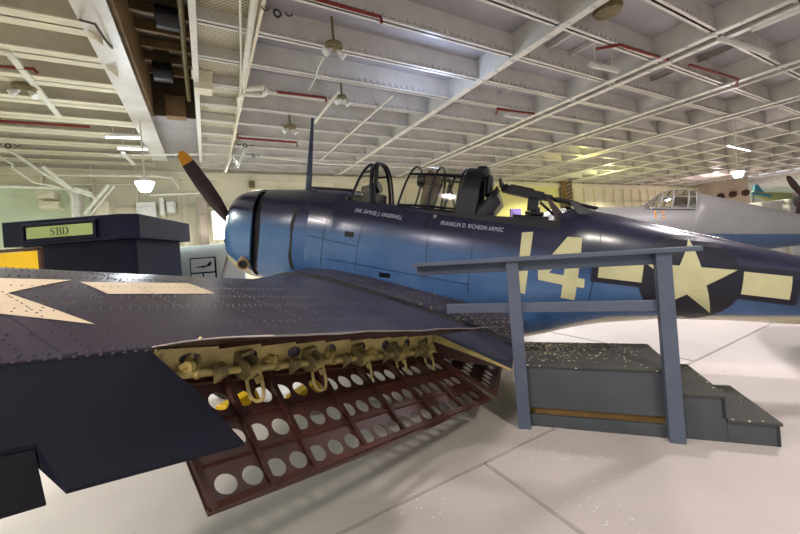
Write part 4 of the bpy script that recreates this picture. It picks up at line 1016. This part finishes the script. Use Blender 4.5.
# fluorescent battens
def batten(px0, py0, px1, py1, z, lab, glow=True, w=.10):
    a, b = at_z(px0, py0, z), at_z(px1, py1, z); c = (a+b)/2; E = empty('fluorescent_light', c, lab, 'lamp', 'fluorescent ceiling lights')
    MB().bar(a-c+Vector((0, 0, .04)), b-c+Vector((0, 0, .04)), w, .06).build('housing', M_white, E)
    hg2 = MB()
    for f in (.2, .8): hg2 = MB().tube([(a-c).lerp(b-c, f)+Vector((0, 0, .06)), (a-c).lerp(b-c, f)+Vector((0, 0, ZC-c.z))], .01, 6); hg2.build('hanger', M_white, E)
    MB().tube([a-c, b-c], .032, 8).build('tube', M_tubeglow if glow else M_white, E, smooth=True)
batten(106, 137, 140, 138, 5.35, 'white fluorescent light above the pendant lamp, upper of two'); batten(118, 148.5, 147, 149.5, 5.3, 'white fluorescent light above the pendant lamp, lower of two')
batten(720, 40, 768, 55, 5.4, 'white tube light in the bay at the upper right', False); batten(752, 31, 800, 11, 5.4, 'white tube light by the far upper right corner', False)
batten(590, 66, 618, 72, 5.42, 'white tube fitting beside the double girder', False); batten(505, 116, 525, 119, 5.42, 'white tube fitting above the rear machine gun', False)
batten(728, 146, 750, 151, 5.0, 'bright tube light above the small bell lamp at right')
# diagonal hanger bars and pipes at left
thing_mesh(MB().bar(cz(8, 52), cz(59, 116), .10, .05), 'brace', M_pipe, 'grey diagonal brace across the cream beams at left', 'brace')
thing_mesh(MB().bar(at_z(123, 153, 5.2), at_z(134, 164, 5.2), .09, .07), 'brace', M_white, 'short white hanging brace left of the propeller tip', 'brace')
def wpipe(pix, y, r, lab, name='pipe', m=M_pipe): return pipe([at_s(x, yy_, 13.2+(y-10.5)*.75) for x, yy_ in pix], r*.75, name, m, lab, 'pipe', 'white pipes at left')
wpipe([(-4, 147), (14, 153), (46, 175), (72, 190), (92, 196)], 11.5, .06, 'thick white pipe sloping down from the left edge')
wpipe([(-4, 155), (12, 164), (13, 169), (35, 183), (60, 187)], 11.0, .035, 'thin white pipe with a kink below the sloping thick pipe')
wpipe([(43, 167), (70, 188)], 10.5, .06, 'short white strut right of the sloping pipes')
wpipe([(-4, 186), (60, 188), (78, 189), (90, 193), (96, 200)], 12.0, .06, 'white pipe running level above the green wall')
wpipe([(68, 192), (72, 197), (72.5, 222)], 12.5, .05, 'white pipe dropping behind the kiosk')
wpipe([(84, 214), (108, 185)], 12.8, .08, 'lower white diagonal strut behind the kiosk')
wpipe([(90, 215), (114, 186)], 13.0, .05, 'upper white diagonal strut behind the kiosk')
wpipe([(55, 175), (100, 175.5), (155, 176), (172, 178), (180, 188)], 13.5, .06, 'white pipe passing behind the bell lamp and bending down')
wpipe([(65, 184), (150, 184.5)], 14.5, .04, 'thin white pipe level behind the bell lamp')
wpipe([(150, 195), (200, 193), (205, 193)], 13.0, .05, 'white pipe running towards the propeller blade')
wpipe([(225, 172), (232, 155), (234, 157), (238, 168)], 9.5, .05, 'bent white pipe above the engine cowl, left one')
wpipe([(237, 168), (243, 155), (246, 148)], 9.0, .05, 'bent white pipe above the engine cowl, right one')
wpipe([(110, 155), (238, 154), (330, 164), (420, 168)], 11.7, .05, 'long white pipe running along the end bulkhead above the cowl')
# machinery boxes on the bulkhead
def wbox(px0, py0, px1, py1, s, d, name, m, lab, cat, group=None):
    a, b = at_s(px0, py0, s), at_s(px1, py1, s); t0, t1 = t_of(a), t_of(b); z0, z1 = b.z, a.z; c = ts((t0+t1)/2, s, (z0+z1)/2)
    m_ = MB().box(c, (abs(t1-t0), d, abs(z1-z0)), RT); m_.box(c+Vector((0, 0, -abs(z1-z0)*.1))-LV*(d/2+.02), (abs(t1-t0)*.7, .04, abs(z1-z0)*.55), RT)
    return thing_mesh(m_, name, m, lab, cat, group, origin=c, bevel=.03)
G2 = 'equipment boxes on the end bulkhead'
wbox(138, 204, 158, 218, 15.9, 1.0, 'ventilation_unit', M_white, 'white ventilation box above the kiosk corner', 'ventilation unit', G2)
wbox(160, 199, 166, 216, 15.9, .8, 'ventilation_unit', M_white, 'narrow white box between two ventilation boxes above the kiosk', 'ventilation unit', G2)
wbox(167, 203, 176, 213, 15.9, .8, 'ventilation_unit', M_white, 'white cube box at the right of the ventilation boxes', 'ventilation unit', G2)
wbox(97, 203, 112, 216, 15.8, .8, 'ventilation_unit', M_beamend, 'cream box right of the diagonal struts behind the kiosk', 'equipment box', G2)
wbox(73, 192, 83, 220, 15.6, .6, 'cabinet', M_white, 'tall white locker behind the kiosk', 'cabinet', G2)
wbox(40, 192, 58, 200, 15.5, .7, 'equipment_box', M_beamend, 'upper cream stepped box on the green wall', 'equipment box', G2)
wbox(42, 203, 62, 209, 15.5, .7, 'equipment_box', M_beamend, 'lower cream stepped box on the green wall', 'equipment box', G2)
wbox(211, 212, 226, 240, 14.5, .5, 'cabinet', M_white, 'white cabinet on the bulkhead left of the engine cowl', 'cabinet', G2)
wbox(249, 181, 255, 188, 16.2, .25, 'equipment_box', M_zincd, 'small olive box on the bulkhead above the cowl', 'equipment box', G2)
wbox(186, 195, 190, 250, 16.0, .3, 'column', M_beige, 'beige column between the kiosk and propeller', 'column')
wbox(196, 198, 210, 250, 16.2, .3, 'door_panel', M_beige, 'beige door panel behind the propeller blade', 'door')
# poster, striped column and frames behind the rear cockpit
wbox(510, 209, 521, 217, 15.8, .1, 'poster', M_violet, 'violet poster behind the rear guns', 'poster')
cA = at_s(566, 178, 16.0); HC = empty('hazard_column', Vector((cA.x, cA.y, 0)), 'narrow column with dark and yellow hazard stripes behind the gun barrel', 'column')
MB().box((0, 0, 2.74), (.62, .4, 5.48), RT).build('shaft', M_brown, HC)
for k in range(9):
    z = 3.0+k*.27; MB().prism([TV*-.315+Vector((0, 0, z))-LV*.21, TV*.315+Vector((0, 0, z+.2))-LV*.21, TV*.315+Vector((0, 0, z+.33))-LV*.21, TV*-.315+Vector((0, 0, z+.13))-LV*.21], LV*.008).build('stripe', M_black, HC)
for k, (x, y) in enumerate(((721, 199), (733, 197), (746, 195.5))):
    p = at_t(x, y, 44.3); m_ = MB().lathe([(0, .30), (.06, .30), (.07, .02)], p+Vector((0, 0, .25)), -TV, 20)
    thing_mesh(m_, 'wall_plaque', M_oxide, ('leftmost of the three dark red oval plaques on the right wall', 'middle of the three dark red oval plaques on the right wall', 'rightmost of the three dark red oval plaques on the right wall')[k], 'plaque', 'oval plaques', origin=p)
# machinery in the dark recess
for k, (px, py, r, lab) in enumerate(((168, 18, .20, 'dark motor drum in the ceiling recess, nearest the top edge'), (163, 72, .22, 'dark motor drum in the ceiling recess, halfway down'))):
    p = at_z(px, py, 6.15); E = empty('hoist_motor', p, lab, 'motor', 'hoist motors in the recess'); MB().lathe([(-.2, r*.5), (-.18, r), (.18, r), (.2, r*.5)], (0, 0, 0), TV, 18).build('drum', M_black, E, smooth=True); MB().box((0, 0, .22), (.3, .3, .46), RT).build('bracket', M_dark, E)
pipe([at_z(180, -6, 6.0), at_z(185, 60, 6.0), at_z(189, 100, 6.0)], .05, 'recess_pipe', M_zincd, 'olive pipe running along the dark ceiling recess', 'pipe')
p = at_z(176, 108, 5.9); thing_mesh(MB().box(p, (.45, .3, .55), RT), 'junction_box', M_brown, 'brown grey junction box at the end of the ceiling recess', 'junction box', origin=p)
p = at_z(203, 84, 5.5); bx = MB(); bx.box(p, (.34, .34, .34), RT); bx.box(p+Vector((0, 0, .2)), (.4, .4, .06), RT); thing_mesh(bx, 'junction_box', M_beamend, 'cream open box on the edge of the perforated panels', 'junction box', origin=p, bevel=.01)
p = at_z(608, 14, 5.7); thing_mesh(MB().lathe([(0, .1), (.02, .22), (.1, .25), (.16, .2)], p, (0, 0, 1), 20), 'ceiling_fitting', M_zincd, 'dark round fitting in the bay at the top right of centre', 'fitting', origin=p, smooth=True)

# ================================================================== LIGHT
def area(loc, size, power, col=(1, 1, 1), target=None):
    l_ = bpy.data.lights.new('hangar_lamp', 'AREA'); l_.size = size; l_.energy = power; l_.color = col; o = bpy.data.objects.new('hangar_lamp', l_); COL.objects.link(o); o.location = loc
    d = (Vector(target)-Vector(loc)) if target else Vector((0, 0, -1)); o.rotation_euler = d.to_track_quat('-Z', 'Y').to_euler(); return o
def point(loc, power, col=(1, 1, 1), r=.25):
    l_ = bpy.data.lights.new('lamp_or_fill_light', 'POINT'); l_.energy = power; l_.color = col; l_.shadow_soft_size = r; o = bpy.data.objects.new('lamp_or_fill_light', l_); COL.objects.link(o); o.location = loc; return o
W = bpy.data.worlds.new('hangar_air'); sc.world = W; W.use_nodes = True; bg = W.node_tree.nodes['Background']; bg.inputs[0].default_value = (.95, .93, 1.0, 1); bg.inputs[1].default_value = .75
WARM = (1, .93, .82); COOL = (.84, .91, 1)
point(PL+Vector((0, 0, -.35)), 160, COOL); point(PR_+Vector((0, 0, -.35)), 120, (1, .85, .9))
def spot(t, s, e, c, z=4.9, r=.25, ang=150):  # downward light without a modelled fixture
    l_ = bpy.data.lights.new('lamp_or_fill_light', 'SPOT'); l_.energy = e; l_.color = c; l_.shadow_soft_size = r; l_.spot_size = math.radians(ang); l_.spot_blend = .5
    o = bpy.data.objects.new('lamp_or_fill_light', l_); COL.objects.link(o); o.location = ts(t, s, z); return o
for t, s, e, c in ((7.5, 1.0, 560, (1, .92, .95)), (2.0, -2.2, 520, WARM), (-3.2, -.5, 900, (1, .88, .92)), (-3.5, 3.2, 700, (1, .90, .86)), (4.4, 10.2, 1500, COOL), (8.5, 7, 700, (1, .93, .97)), (11, 3, 600, (1, .90, .95)), (-3.5, 9, 700, (.9, 1, .95)), (1.5, 12.5, 700, (1, .98, .9)), (12, 10, 900, (1, .98, .82)), (-5, 10.5, 420, (.92, 1, .92))):  # added lights with no fixtures, brighten deck, walls and under the wing
    spot(t, s, e, c)
spot(18.5, 13.8, 900, (1, .96, .55)); spot(22, 9, 900, (1, 1, .75)); spot(27, 14, 900, (1, .97, .8)); spot(34, 9, 1800, (1, .84, .84)); spot(40, 14, 900, (1, .92, .88)); spot(52, 8, 7000, (.93, 1, .93)); point(ts(36, 12, 5.0), 130, (1, .78, .78)); point(ts(23, 13, 4.9), 90, (.95, 1, .45))  # lights added to brighten and tint the far bays, no fixtures
point(at_z(435, 95, 5.0)+Vector((0, 0, -.1)), 45, (.55, .68, 1), .15)  # bluish light added for the glare on the ceiling, no fixture there
point(ts(16.5, 10.5, 5.2), 30, (1, .95, .3), .15)  # yellow light added to tint the ceiling, no fixture there

sc.view_settings.view_transform = 'Standard'; sc.view_settings.look = 'None'; sc.view_settings.gamma = 1; sc.view_settings.exposure = 0.0; sc.view_settings.use_curve_mapping = False
